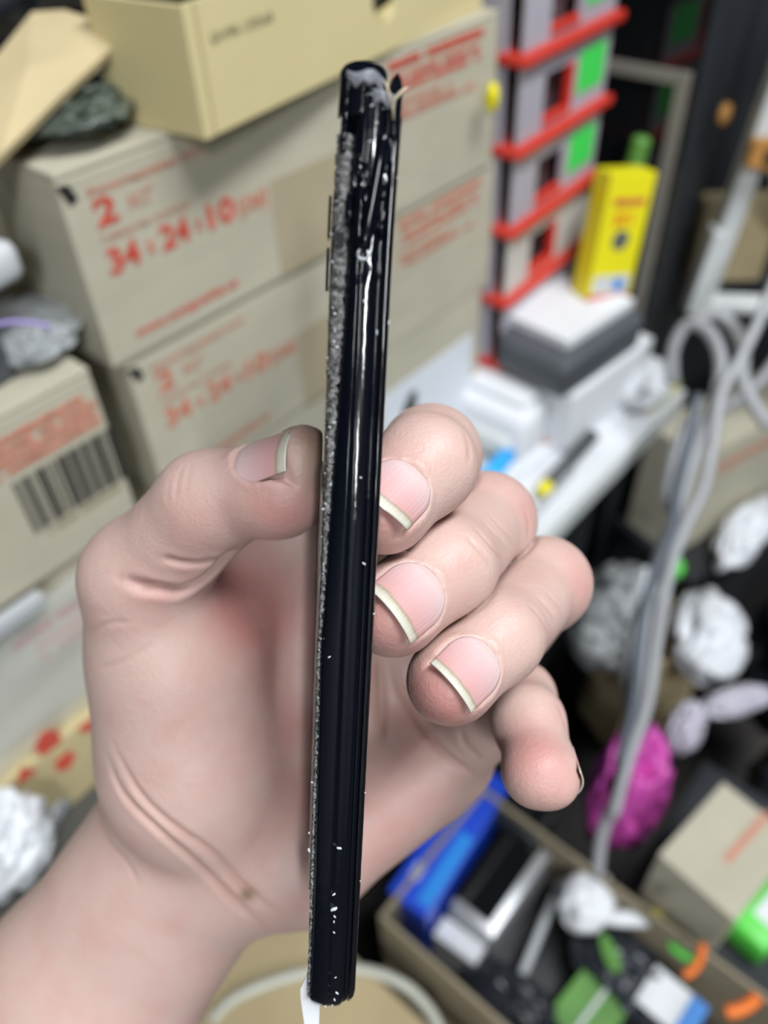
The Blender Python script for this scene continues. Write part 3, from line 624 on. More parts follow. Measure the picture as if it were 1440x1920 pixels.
FING = {   # mcp, pip, dip, tip (px, py, depth mm), radii
 'index':  dict(j=[(700,1065,206),(808,853,171),(797,872,147),(727,944,140)], r=[11.0,10.0,9.1,8.0]),
 'middle': dict(j=[(800,1160,212),(913,977,178),(838,1062,152),(745,1138,143)], r=[11.0,10.2,9.1,8.1]),
 'ring':   dict(j=[(870,1290,212),(1020,1094,180),(930,1195,155),(853,1270,147)], r=[10.6,9.8,8.7,7.9]),
 'pinky':  dict(j=[(838,1420,212),(968,1310,189),(990,1352,170),(1016,1443,160)], r=[9.6,8.6,7.4,6.9]),
}
TH = dict(j=[(345,1400,203),(272,1085,181),(392,944,166),(538,897,157)], r=[20.0,14.2,10.9,8.3])
for d in list(FING.values()) + [TH]: d['p'] = [J(*q) for q in d['j']]
VIEW = np.array([0, 0, -1.0])

def nail_frame(c, prev, n0):
    a = unit(c - prev); n = unit(np.array(n0) - a * np.dot(a, n0)); return a, n, np.cross(a, n)
NAILS = {}
def add_nail(key, c, prev, n0, r, Lg, W, v0, free, lift=0.0):
    a, n, b = nail_frame(c, prev, n0)
    NAILS[key] = dict(c=c, a=a, n=n, b=b, r=r, L=Lg, W=W, v0=v0, free=free, lift=lift)
add_nail('index',  FING['index']['p'][3],  FING['index']['p'][2],  (0.05,-0.10,-1), 8.2, 11.2, 11.4, -3.8, .83)
add_nail('middle', FING['middle']['p'][3], FING['middle']['p'][2], (-0.05,-0.05,-1), 8.3, 12.2, 12.2, -5.0, .85)
add_nail('ring',   FING['ring']['p'][3],   FING['ring']['p'][2],   (-0.10,-0.05,-1), 8.1, 11.6, 11.4, -4.8, .87)
add_nail('pinky',  FING['pinky']['p'][3],  FING['pinky']['p'][2],  (1.0,-0.06,0.36), 7.0, 8.8, 8.6, -4.6, .84, .2)
add_nail('thumb',  TH['p'][3], TH['p'][2], (-0.10,-0.80,-0.72), 8.6, 13.5, 13.5, -7.0, .84)
def nail_local(P, q):
    d = P - q['c']; return d @ q['a'], d @ q['b'], d @ q['n']
def nail_half(q, v):                            # half-width of the plate, v 0 cuticle .. 1 free edge
    v = np.clip(v, 0, 1)
    return q['W'] * .5 * np.where(v < .45, np.sqrt(np.clip(1 - ((.45 - v) / .45) ** 2.2, 0, 1)), 1 - .05 * (v - .45))
def nail_top(q, x, v):                          # height of the plate above the finger axis
    R = q['r'] * 1.02
    base = np.sqrt(np.clip(R * R - x * x, .1, None))
    return base + q['lift'] - .25 * np.clip(v - .5, 0, 1) ** 2

def hand_sdf(P):
    fv = unit((0.02, 0.06, 1.0))
    wr = J(392, 1612, 214)
    # palm: metacarpal fans, thenar and hypothenar pads, heel
    palm = cone(P, J(440,1560,217), J(705,1075,211), 14, 12.0)
    palm = smin(palm, cone(P, J(480,1570,220), J(795,1170,219), 14, 11.5), 9)
    palm = smin(palm, cone(P, J(520,1590,220), J(850,1295,219), 14, 11.0), 9)
    palm = smin(palm, cone(P, J(560,1610,217), J(845,1420,214), 14, 11.0), 9)
    palm = smin(palm, cone(P, J(575,1590,212), J(790,1440,210), 15.5, 13), 9)
    then = cone(P, J(345,1225,195), J(372,1440,204), 21.5, 21.0)
    then = smin(then, cone(P, J(372,1440,204), J(450,1590,213), 21, 17), 12)
    palm = smin(palm, then, 10)
    palm = smin(palm, cone(P, J(420,1230,214), J(600,1010,212), 15, 12), 12)
    palm = smin(palm, cone(P, J(330,1130,200), J(540,985,207), 13, 12), 10)
    palm = smin(palm, cone(P, J(560,1330,220), J(640,1080,217), 14, 12), 12)
    palm = smin(palm, cone(P, J(440,1600,213), J(560,1600,214), 17.5, 16), 8)
    # wrist and forearm
    arm = cone(P, J(340,1610,216), J(150,1885,224), 27.5, 29.5, fv, 1.32)
    arm = smin(arm, cone(P, J(150,1885,224), J(-330,2560,245), 29.5, 38, fv, 1.2), 12)
    palm = smin(palm, arm, 7)
    # thumb
    p, r = TH['p'], TH['r']
    th = cone(P, p[0], p[1], r[0], r[1])
    th = smin(th, cone(P, p[1], p[2], r[1]-1.6, r[2]), 5)
    tip = cone(P, p[2], p[3], r[2]-.4, r[3]); th = smin(th, tip, 3)
    th = smin(th, ell(P, p[3] + (p[3]-p[2])*-.12 + np.array([0,3.0,0.5]), np.array([9.5,8.6,8.6])), 3)   # pad
    th = smin(th, ell(P, J(572,842,155), np.array([4.6,4.2,6.0])), 6)                                      # tip under the nail
    d = smin(palm, th, 6)
    # fingers
    F1 = np.full(len(P), 1e3); F2 = F1.copy()
    for k, F in FING.items():
        p, r = F['p'], F['r']
        f = cone(P, p[0], p[1], r[0], r[1] - .3)
        f = smin(f, cone(P, p[1], p[2], r[1] - .5, r[2]), 3.0)
        f = smin(f, ell(P, p[1], np.array([r[1]]*3) + .2), 3.0)
        f = smin(f, cone(P, p[2], p[3], r[2] - .1, r[3]), 3.0)
        q = NAILS[k]
        f = smin(f, ell(P, p[3] - q['n'] * 1.6 + q['a'] * .8, np.array([r[3] * .93] * 3)), 3.0)            # finger pulp
        f = smin(f, ell(P, p[3] + q['n'] * (.26 * r[3]) + q['a'] * (.42 * r[3]), np.array([r[3] * .66] * 3)), 2.5)   # squared-off tip
        fp = smin(palm, f, 7.0 if k != 'pinky' else 5.0)
        d = np.minimum(d, fp)
        F2 = np.minimum(F2, np.maximum(F1, f)); F1 = np.minimum(F1, f)
    d = np.maximum(d, np.minimum(np.minimum(.45 - .5 * (F2 - F1), (palm - 2.5) * .6), np.minimum(2.0 - F1, F1 + .75)))      # keep a clear furrow between touching fingers
    # nail beds: sink the skin below each plate and raise a fold round it
    for k, q in NAILS.items():
        y, x, h = nail_local(P, q)
        m = (np.abs(y) < 20) & (np.abs(x) < 14) & (h > -2) & (h < 16)
        if not m.any(): continue
        y, x, h = y[m], x[m], h[m]
        v = (y - q['v0']) / q['L']; hw = nail_half(q, v)
        out = np.maximum(np.abs(x) - hw, np.maximum(-v * q['L'], (v - 1) * q['L'] - 0.2))
        ins = 1 / (1 + np.exp(np.clip((out + .25) / .16, -40, 40)))
        back = np.clip((.95 - v) * 4, 0, 1)
        dd = d[m] + 1.0 * ins * np.clip((.97 - v) / .14, 0, 1) - .34 * np.exp(-((out - .75) / .8) ** 2) * back * np.clip((h - 1.5) / 3, 0, 1)
        d[m] = dd
    # the phone presses flat into finger pulps and thumb pad
    uu = (P - PA) @ PU; ss = (P - PA) @ PS; ww = (P - PA) @ PW
    box = np.maximum(np.maximum(np.abs(uu) - (PHW + .15), np.maximum(-ww - .1, ww - PDEP - .2)), np.maximum(-ss, ss - PLEN))
    return np.maximum(d, -box)

def mesh_sdf(f, lo, hi, h, B=8):
    lo = np.array(lo, float); n = np.ceil((np.array(hi) - lo) / (h * B)).astype(int); dims = n * B
    ax = [lo[i] + h * B * (np.arange(n[i]) + .5) - h * .5 for i in range(3)]
    Cc = np.stack(np.meshgrid(*ax, indexing='ij'), -1).reshape(-1, 3)
    dc = f(Cc); near = np.abs(dc) < h * B * 1.35
    F = np.repeat(np.repeat(np.repeat(dc.reshape(n), B, 0), B, 1), B, 2).astype(np.float32)
    off = np.stack(np.meshgrid(*[h * (np.arange(B) - B/2 + .5)] * 3, indexing='ij'), -1).reshape(-1, 3)
    ids = np.stack(np.unravel_index(np.nonzero(near)[0], tuple(n)), -1)
    Cn = Cc[near]
    for s in range(0, len(Cn), 1500):
        P = (Cn[s:s+1500, None, :] + off[None]).reshape(-1, 3)
        v = f(P).reshape(-1, B, B, B)
        for q, (i, j, k) in enumerate(ids[s:s+1500]):
            F[i*B:i*B+B, j*B:j*B+B, k*B:k*B+B] = v[q]
    S = F < 0
    c = np.zeros(tuple(dims - 1), np.uint8)
    for dx in (0, 1):
        for dy in (0, 1):
            for dz in (0, 1):
                c += S[dx:dims[0]-1+dx, dy:dims[1]-1+dy, dz:dims[2]-1+dz]
    I = np.argwhere((c > 0) & (c < 8))
    idx = -np.ones(tuple(dims - 1), np.int64); idx[I[:,0], I[:,1], I[:,2]] = np.arange(len(I))
    acc = np.zeros((len(I), 3)); cnt = np.zeros(len(I))
    corner = [(x, y, z) for x in (0,1) for y in (0,1) for z in (0,1)]
    for a in corner:
        for ax_ in range(3):
            if a[ax_] == 0:
                b = list(a); b[ax_] = 1
                fa = F[I[:,0]+a[0], I[:,1]+a[1], I[:,2]+a[2]].astype(float); fb = F[I[:,0]+b[0], I[:,1]+b[1], I[:,2]+b[2]].astype(float)
                m = (fa < 0) != (fb < 0)
                t = np.where(m, fa / np.where(m, fa - fb, 1), 0)
                pt = np.tile(np.array(a, float), (len(I), 1)); pt[:, ax_] += t
                acc += pt * m[:, None]; cnt += m
    V = lo + h * (I + acc / cnt[:, None])
    Q = []
    for ax_ in range(3):
        o1, o2 = [(1,2),(2,0),(0,1)][ax_]
        sl0 = [slice(None)]*3; sl1 = [slice(None)]*3; sl0[ax_] = slice(0, -1); sl1[ax_] = slice(1, None)
        A, Bv = S[tuple(sl0)], S[tuple(sl1)]
        E = np.argwhere(A != Bv); E = E[(E[:,o1] > 0) & (E[:,o2] > 0) & (E[:,o1] < dims[o1]-1) & (E[:,o2] < dims[o2]-1)]
        flip = A[E[:,0], E[:,1], E[:,2]]
        def g(d1, d2):
            X = E.copy(); X[:,o1] -= d1; X[:,o2] -= d2; return idx[X[:,0], X[:,1], X[:,2]]
        q = np.stack([g(1,1), g(0,1), g(0,0), g(1,0)], 1)
        q[~flip] = q[~flip][:, ::-1]
        Q.append(q[(q >= 0).all(1)])
    return V, np.concatenate(Q)
def np_mesh(V, Q, name='m'):
    me = bpy.data.meshes.new(name); k = Q.shape[1]
    me.vertices.add(len(V)); me.vertices.foreach_set('co', np.asarray(V, np.float32).ravel())
    me.loops.add(len(Q) * k); me.loops.foreach_set('vertex_index', Q.astype(np.int32).ravel())
    me.polygons.add(len(Q)); me.polygons.foreach_set('loop_start', np.arange(len(Q), dtype=np.int32) * k)
    me.update(calc_edges=True); me.validate(); return me

HV = 0.60
V, Q = mesh_sdf(hand_sdf, (-128, -36, 126), (62, 262, 262), HV)
# light smoothing of the lattice
def smooth(V, Q, it, lam=.5):
    e = np.concatenate([Q[:, [0,1]], Q[:, [1,2]], Q[:, [2,3]], Q[:, [3,0]]]); e = np.concatenate([e, e[:, ::-1]])
    cnt = np.bincount(e[:,0], minlength=len(V))[:, None]
    for _ in range(it):
        S = np.stack([np.bincount(e[:,0], V[e[:,1], i], len(V)) for i in range(3)], 1)
        V = V + lam * (S / np.maximum(cnt, 1) - V)
    return V
V = smooth(V, Q, 2)
def vnormals(V, Q):
    fn = np.cross(V[Q[:,2]] - V[Q[:,0]], V[Q[:,3]] - V[Q[:,1]]); n = np.zeros_like(V)
    for k in range(4):
        for i in range(3): n[:, i] += np.bincount(Q[:,k], fn[:,i], len(V))
    return n / (np.linalg.norm(n, axis=1)[:, None] + 1e-12)
VN = vnormals(V, Q)

bvh = BVHTree.FromPolygons([Vector(v) for v in V], [tuple(q) for q in Q.tolist()])
def hit(px, py):
    d = Vector(((px - CX) / FPX, (py - CY) / FPX, 1)).normalized()
    return bvh.ray_cast(Vector((0, 0, 0)), d)[0]
crease = np.zeros(len(V))
def carve(pts, depth, width, zmin=0):
    pp = [np.array(h) for h in (hit(*p) for p in [(q.x, q.y) for q in crom([(a, b, 0) for a, b in pts], 6)]) if h is not None and h[2] > zmin]
    if len(pp) < 2: return
    best = np.full(len(V), 1e9)
    lo = np.min(pp, 0) - 6; hi = np.max(pp, 0) + 6
    m = np.nonzero(((V > lo) & (V < hi)).all(1))[0]; X = V[m]; bb = np.full(len(m), 1e9)
    n = len(pp); tt = np.zeros(len(m))
    for i in range(n - 1):
        a, b = pp[i], pp[i+1]; ba = b - a
        if ba @ ba > 64: continue
        t = np.clip(((X - a) @ ba) / (ba @ ba + 1e-9), 0, 1); q = X - a - t[:, None] * ba
        dd = np.sqrt((q * q).sum(1)); w = dd < bb; bb[w] = dd[w]; tt[w] = (i + t[w]) / (n - 1)
    fade = np.clip(np.minimum(tt, 1 - tt) * 5, 0.15, 1)
    g = np.exp(-(bb / width) ** 2) * fade
    sh = np.exp(-((bb - width * 1.9) / (width * 1.2)) ** 2) * fade * .10
    crease[m] = np.maximum(crease[m], g * min(1, depth * 1.6))
    V[m] -= VN[m] * ((g - sh) * depth)[:, None]
CREASES = [
 ([(203,1425),(232,1490),(300,1560),(370,1620),(440,1690),(490,1735)], 1.0, 1.0),
 ([(212,1395),(262,1488),(325,1548),(400,1600),(460,1665),(530,1720)], .8, .9),
 ([(180,1480),(195,1560),(240,1620),(262,1662)], .35, .8),
 ([(225,1085),(262,1098),(300,1105),(340,1107),(385,1085),(425,1045),(440,1030)], 2.2, 1.3),
 ([(300,1045),(340,1055),(378,1056),(412,1046)], 1.0, .9),
 ([(345,870),(334,900),(330,940)], .16, .5), ([(362,866),(352,895),(350,930)], .12, .45),
 ([(322,890),(314,920),(318,950)], .10, .45),
 ([(708,1215),(716,1300),(714,1390)], 1.2, 1.2, 170),
 ([(735,1225),(752,1290),(785,1352),(840,1420),(900,1458)], 1.3, 1.0, 170),
 ([(855,1350),(872,1395),(905,1425)], .6, 1.0, 170),
 ([(160,1190),(200,1170),(250,1165)], .2, .6), ([(180,1255),(230,1240),(290,1205)], .2, .6),
 ([(870,1000),(905,1040),(925,1065)], .28, .5), ([(886,985),(922,1025),(944,1052)], .3, .5),
 ([(900,972),(936,1010),(957,1040)], .25, .5), ([(914,962),(948,998),(968,1026)], .2, .45),
 ([(990,1132),(1015,1160),(1030,1190)], .25, .5), ([(1005,1118),(1030,1145),(1046,1172)], .25, .5),
 ([(1018,1105),(1044,1132),(1060,1158)], .2, .45),
 ([(1045,1320),(1056,1345),(1062,1370)], .25, .6),
 ([(985,960),(992,985),(990,1010)], .25, .6), ([(870,810),(880,840),(878,870)], .2, .6),
]
for c_ in CREASES: carve(*c_)

red = np.zeros(len(V)); dirt = np.zeros(len(V))
def blush(px, py, r, amt, arr=None):
    h = hit(px, py)
    if h is None: return
    d2 = ((V - np.array(h)) ** 2).sum(1); (red if arr is None else arr)[:] += amt * np.exp(-d2 / (r * r))
for b_ in [(455,1120,11,.75),(480,1180,12,.55),(520,1330,13,.5),(420,1090,9,.3),(540,1500,14,.35),(560,1150,12,.35),(760,1420,12,.35),(740,1560,14,.3),
           (830,1340,7,.8),(800,1300,6,.6),(720,1190,7,.7),(700,1140,5,.5),(720,995,7,.7),(990,1390,8,.55),(1010,1470,8,.45),
           (500,960,9,.35),(560,960,8,.35),(340,1010,9,.25),(1095,1095,6,.45),(990,960,6,.4),(730,860,7,.4),(270,1110,8,.3),(880,1060,6,.15),(640,1650,12,.3)]:
    blush(*b_)
for b_ in [(592,850,3.5,.5),(582,818,3,.5),(594,900,3,.4),(461,1675,1.6,.8),(470,1680,1.6,.6)]: blush(*b_[:4], arr=dirt)
# ------------------------------------------------------------------ hand objects
def skin_material():
    m = mat('skin', (.6, .4, .35), .47, .42)
    nt = m.node_tree; b = nt.nodes['Principled BSDF']
    tc = N(m, 'ShaderNodeTexCoord')
    a1 = N(m, 'ShaderNodeAttribute', attribute_name='red'); a2 = N(m, 'ShaderNodeAttribute', attribute_name='dirt'); a3 = N(m, 'ShaderNodeAttribute', attribute_name='crease')
    nz = N(m, 'ShaderNodeTexNoise'); nz.inputs['Scale'].default_value = 95; nz.inputs['Detail'].default_value = 4
    L(m, tc.outputs['Object'], nz.inputs['Vector'])
    sub = N(m, 'ShaderNodeMath', operation='MULTIPLY_ADD'); sub.inputs[1].default_value = 1.1; sub.inputs[2].default_value = -.52
    L(m, nz.outputs['Fac'], sub.inputs[0])
    add = N(m, 'ShaderNodeMath', operation='ADD', use_clamp=True); L(m, a1.outputs['Fac'], add.inputs[0]); L(m, sub.outputs[0], add.inputs[1])
    mx = N(m, 'ShaderNodeMix', data_type='RGBA'); mx.inputs['A'].default_value = (.56, .395, .352, 1); mx.inputs['B'].default_value = (.50, .235, .215, 1)
    L(m, add.outputs[0], mx.inputs['Factor'])
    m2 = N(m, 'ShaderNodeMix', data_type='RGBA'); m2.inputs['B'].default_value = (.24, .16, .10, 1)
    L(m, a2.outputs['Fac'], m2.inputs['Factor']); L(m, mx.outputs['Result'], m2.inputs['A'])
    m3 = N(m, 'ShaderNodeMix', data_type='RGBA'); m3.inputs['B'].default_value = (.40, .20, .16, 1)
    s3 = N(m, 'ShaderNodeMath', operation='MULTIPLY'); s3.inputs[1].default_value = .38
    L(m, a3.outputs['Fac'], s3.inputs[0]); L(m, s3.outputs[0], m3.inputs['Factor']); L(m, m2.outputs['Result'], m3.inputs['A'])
    L(m, m3.outputs['Result'], b.inputs['Base Color'])
    b.inputs['Subsurface Weight'].default_value = .35; b.inputs['Subsurface Radius'].default_value = (1.0, .35, .2); b.inputs['Subsurface Scale'].default_value = .0035
    v1 = N(m, 'ShaderNodeTexVoronoi'); v1.inputs['Scale'].default_value = 1500; L(m, tc.outputs['Object'], v1.inputs['Vector'])
    n2 = N(m, 'ShaderNodeTexNoise'); n2.inputs['Scale'].default_value = 420; n2.inputs['Detail'].default_value = 6; L(m, tc.outputs['Object'], n2.inputs['Vector'])
    ad = N(m, 'ShaderNodeMath', operation='MULTIPLY_ADD'); ad.inputs[1].default_value = .45
    L(m, v1.outputs['Distance'], ad.inputs[0]); L(m, n2.outputs['Fac'], ad.inputs[2])
    bp = N(m, 'ShaderNodeBump'); bp.inputs['Strength'].default_value = .22; bp.inputs['Distance'].default_value = .0006
    L(m, ad.outputs[0], bp.inputs['Height']); L(m, bp.outputs[0], b.inputs['Normal'])
    return m
M['skin'] = skin_material()
def nail_material():
    m = mat('fingernail', (.6, .4, .38), .32, .5); b = m.node_tree.nodes['Principled BSDF']
    a = N(m, 'ShaderNodeAttribute', attribute_name='nailv'); x = N(m, 'ShaderNodeAttribute', attribute_name='nailx')
    r = N(m, 'ShaderNodeValToRGB'); cr = r.color_ramp
    cr.elements[0].position = 0; cr.elements[0].color = (.66, .50, .48, 1)
    for p, c in ((.22, (.62, .43, .43)), (.55, (.60, .35, .35)), (.74, (.58, .32, .31)), (.785, (.34, .28, .21)), (.835, (.52, .46, .38)), (.92, (.58, .55, .47))):
        e = cr.elements.new(p); e.color = (*c, 1)
    cr.elements[-1].position = 1; cr.elements[-1].color = (.55, .53, .46, 1)
    tc = N(m, 'ShaderNodeTexCoord'); nz = N(m, 'ShaderNodeTexNoise'); nz.inputs['Scale'].default_value = 500
    L(m, tc.outputs['Object'], nz.inputs['Vector'])
    j = N(m, 'ShaderNodeMath', operation='MULTIPLY_ADD'); j.inputs[1].default_value = .07; L(m, nz.outputs['Fac'], j.inputs[0])
    s = N(m, 'ShaderNodeMath', operation='SUBTRACT'); s.inputs[1].default_value = .035; L(m, a.outputs['Fac'], s.inputs[0]); L(m, s.outputs[0], j.inputs[2])
    L(m, j.outputs[0], r.inputs[0]); L(m, r.outputs[0], b.inputs['Base Color'])
    wv = N(m, 'ShaderNodeTexNoise', noise_dimensions='1D'); wv.inputs['Scale'].default_value = 14; wv.inputs['Detail'].default_value = 3
    L(m, x.outputs['Fac'], wv.inputs['W'])
    bp = N(m, 'ShaderNodeBump'); bp.inputs['Strength'].default_value = .35; bp.inputs['Distance'].default_value = .0003
    L(m, wv.outputs['Fac'], bp.inputs['Height']); L(m, bp.outputs[0], b.inputs['Normal'])
    b.inputs['Subsurface Weight'].default_value = .2; b.inputs['Subsurface Radius'].default_value = (1, .4, .3); b.inputs['Subsurface Scale'].default_value = .0015
    return m
M['nail'] = nail_material()

W3 = np.array([EX, EYD, EZ])                    # rows: camera axes in world
CAMN = np.array(CAM)
def to_world(V): return CAMN + (np.asarray(V) * .001) @ W3
hand_base = c2w(J(340, 1610, 216))
hand = thing('hand', 'bare hand and forearm gripping the black phone edge between thumb and fingers', 'hand', hand_base)
me = np_mesh(to_world(V) - np.array(hand_base), Q, 'hand_body')
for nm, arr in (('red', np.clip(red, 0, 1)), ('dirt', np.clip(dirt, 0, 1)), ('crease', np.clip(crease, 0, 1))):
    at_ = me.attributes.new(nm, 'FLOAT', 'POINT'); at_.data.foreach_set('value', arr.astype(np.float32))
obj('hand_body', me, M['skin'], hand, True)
for k, q in NAILS.items():
    nu, nv = 21, 25; vs = []; vv = []; xx = []; T = .26
    for side in (0, 1):
        for i in range(nv):
            v = i / (nv - 1); v_ = v ** .8 if v < 1 else 1
            hw = float(nail_half(q, np.array([max(v, .012)]))[0]) * 1.0
            for j in range(nu):
                u = j / (nu - 1) * 2 - 1; x = u * hw
                edge = -.7 * abs(u) ** 2.2 * (1 if v > .9 else v / .9) if True else 0          # free edge drawn back at the corners
                if k in ('index',): edge += -1.0 * (u < -.1) * (-u) * v
                y = q['v0'] + v * q['L'] + edge
                top = float(nail_top(q, np.array([x]), np.array([v]))[0]) + .02 - .5 * max(0, .12 - v) / .12
                p = q['c'] + q['a'] * y + q['b'] * x + q['n'] * (top - side * T)
                vs.append(p); vv.append(v / q['free'] * .785 if v < q['free'] else .785 + (v - q['free']) / (1 - q['free']) * .215); xx.append(u)
    fs = []
    o = nu * nv
    for i in range(nv - 1):
        for j in range(nu - 1):
            a = i * nu + j; fs.append((a, a+1, a+nu+1, a+nu)); fs.append((o+a, o+a+nu, o+a+nu+1, o+a+1))
    for j in range(nu - 1):
        a = (nv-1)*nu + j; fs.append((a, a+1, o+a+1, o+a)); fs.append((j, o+j, o+j+1, j+1))
    for i in range(nv - 1):
        a = i*nu; fs.append((a, a+nu, o+a+nu, o+a)); a = i*nu+nu-1; fs.append((a, o+a, o+a+nu, a+nu))
    nm = from_py(to_world(np.array(vs)) - np.array(hand_base), fs, 'fingernail')
    bm = bmesh.new(); bm.from_mesh(nm); bmesh.ops.recalc_face_normals(bm, faces=bm.faces); bm.to_mesh(nm); bm.free()
    for an, arr in (('nailv', vv), ('nailx', xx)):
        at_ = nm.attributes.new(an, 'FLOAT', 'POINT'); at_.data.foreach_set('value', np.array(arr, np.float32))
    obj('thumbnail' if k == 'thumb' else 'fingernail', nm, M['nail'], hand, True)

# ------------------------------------------------------------------ phone
M['phone'] = mat('gloss_black_metal', (.002, .003, .006), .095, .42)
def scratch(m, sc, amt, stretch, dist):
    b = m.node_tree.nodes['Principled BSDF']; tc = N(m, 'ShaderNodeTexCoord'); mp = N(m, 'ShaderNodeMapping'); mp.inputs['Scale'].default_value = stretch
    L(m, tc.outputs['Object'], mp.inputs[0]); nz = N(m, 'ShaderNodeTexNoise'); nz.inputs['Scale'].default_value = sc; nz.inputs['Detail'].default_value = 6
    L(m, mp.outputs[0], nz.inputs['Vector']); bp = N(m, 'ShaderNodeBump'); bp.inputs['Strength'].default_value = amt; bp.inputs['Distance'].default_value = dist
    L(m, nz.outputs['Fac'], bp.inputs['Height']); L(m, bp.outputs[0], b.inputs['Normal'])
scratch(M['phone'], 500, .12, (1, 1, 1), .0002)
M['backglass'] = mat('black_back_glass', (.004, .004, .006), .08, .6)
M['glue'] = noisy(mat('grey_adhesive_residue', (.15, .147, .145), .30, .6), 1100, .9, 1.0, 2200, dist=.0006)
M['clearglue'] = mat('clear_brittle_film', (.55, .52, .48), .2, .5, trans=.75)
M['gasket'] = noisy(mat('slate_gasket', (.17, .175, .20), .45, .5), 600, .2, .3, 900, dist=.0003)
M['crumb'] = mat('glass_crumb', (.48, .50, .53), .3, .6)
M['fibre'] = mat('straw_fibre', (.52, .46, .33), .6, .3)
PB0 = Vector(c2w(ph(0, PLEN, PDEP / 2)))
phone = thing('smartphone', 'bent black smartphone held edge-on, its top corner broken and glue showing', 'phone', PB0)
def phl(v): return to_world(np.array(v)) - np.array(PB0)
def sweep(prof, s0, s1, n, name, m, parent=phone, jit=None, close=True, smooth_=True, label=None, taper=None, caps=True):
    """profile of (u, w) carried along the phone's length"""
    vs = []; k = len(prof); fs = []
    for i in range(n + 1):
        s = s0 + (s1 - s0) * i / n
        for q, (u, w) in enumerate(prof):
            du = dw = 0.0
            if jit: du, dw = jit(s, q)
            su, sw, ds = taper(s) if taper else (1, 0, 0)
            vs.append(ph(u * su + du, s, w + dw + sw))
    for i in range(n):
        for q in range(k if close else k - 1):
            fs.append((i*k+q, i*k+(q+1) % k, (i+1)*k+(q+1) % k, (i+1)*k+q))
    if caps and close: fs += [tuple(range(k)), tuple(range(n*k, (n+1)*k))[::-1]]
    me = from_py(phl(vs), fs, name); bm = bmesh.new(); bm.from_mesh(me); bmesh.ops.recalc_face_normals(bm, faces=bm.faces); bm.to_mesh(me); bm.free()
    return obj(name, me, m, parent, smooth_, label)
def arc(cu, cw, ru, rw, a0, a1, n):
    return [(cu + ru * math.cos(math.radians(a0 + (a1-a0)*i/n)), cw + rw * math.sin(math.radians(a0 + (a1-a0)*i/n))) for i in range(n + 1)]
# metal frame: rounded bar on the near side with two shallow grooves
FR0, FR1 = -2.2, 3.35
fprof = [(FR0, 5.0), (FR0, 2.2)] + arc(FR0 + 2.2, 2.2, 2.2, 2.2, 180, 262, 8) + [(-.35, .12), (.1, .02), (.8, 0)] \
        + arc(1.25, 1.2, 1.2, 1.2, 272, 330, 5) + [(2.25, 1.05), (2.32, 1.0)] + arc(2.55, 1.7, .8, .9, 255, 360, 6) + [(FR1, 5.0)]
def end_taper(s):
    e = min(s, PLEN - s)
    k = PLEN - s
    if k < 5.0: t = (5.0 - k) / 5.0; return (1 - .22 * t * t, 2.6 * t * t, 0)
    return (1, 0, 0)
def gouge(s, q):
    uu = fprof[q][0]; wl = -2.0 * min(1, max(0, (s - 30) / 55)) * min(1, max(0, (-.2 - uu) / 1.7))
    if 11 < s < 28: return (.22 * noise.noise((s * .7, q * .3, 2)), .30 * noise.noise((s * .9, q * .45, 7)) + .12)
    return (wl + .03 * noise.noise((s * .5, q, 0)), .03 * noise.noise((s * .8, q, 5)))
sweep(fprof, 3.6, PLEN, 150, 'side_frame', M['phone'], jit=gouge, taper=end_taper)
# back cover glass on the right, body slab behind, screen side on the left
bprof = [(3.40, 1.4)] + arc(3.7, 1.9, .75, .9, 240, 350, 6) + [(4.45, 6), (4.45, PDEP - 3), (3.4, PDEP), (3.4, 6)]
sweep(bprof, 6.5, PLEN - 1.5, 90, 'back_glass', M['backglass'], taper=end_taper,
      jit=lambda s, q: (.06 * noise.noise((s*.6, q, 3)), .10 * noise.noise((s * 1.1, q*.2, 9)) if q < 5 else 0))
sweep([(-3.3, 4.5), (3.35, 4.5), (3.35, PDEP - .5), (-3.3, PDEP - .5)], 4.5, PLEN - 1.5, 40, 'chassis', M['phone'], taper=end_taper)
lay = [(-4.1, 1.7), (-2.95, 1.35), (-2.95, 5.5), (-3.0, PDEP - 1), (-3.6, PDEP - 1), (-4.25, 5)]
sweep([(-4.35, 3.3), (-4.0, 3.0), (-3.35, 3.2), (-3.35, PDEP - 2), (-3.9, PDEP - 2), (-4.35, 8)], 16, PLEN - 4, 60, 'screen_glass_remnant', M['backglass'], taper=end_taper)
# crumbly glue line where the screen came away
random.seed(4)
def crumbs(s, q):
    w = max(0.25, 1 - max(0, s - 50) / 75); wl = -1.75 * min(1, max(0, (s - 30) / 55)) * (1 if q in (4, 5, 6) else .45 if q == 3 else 0)
    return (wl - (.6 *.5 * w * abs(noise.noise((s * .45, q * .9, 1))) + .34 * w * noise.noise((s * 1.9, q * 1.7, 4)) + .2 * w * noise.noise((s * 5.1, q * 2.7, 4))), .9 * noise.noise((s * 1.3, q * .8, 11)) + .5 * noise.noise((s * 3.5, q, 2)))
gp = [(-4.2, 3.6), (-4.3, 2.6), (-4.0, 1.9), (-3.5, 1.4), (-2.7, 1.2), (-2.1, 1.4), (-2.1, 3.8)]
sweep(gp, 9, PLEN - 3, 420, 'adhesive_residue', M['glue'], jit=crumbs, taper=end_taper, label='crumbly grey glue line along the screen side')
sweep([(-4.75, 3.0), (-4.6, 2.6), (-4.3, 2.9), (-4.3, 26), (-4.75, 26)], 60, PLEN - 26, 60, 'clear_film', M['clearglue'],
      jit=lambda s, q: (.22 * noise.noise((s * .4, q, 6)), .5 * noise.noise((s * .9, 1, 8))), label='clear brittle film edge')
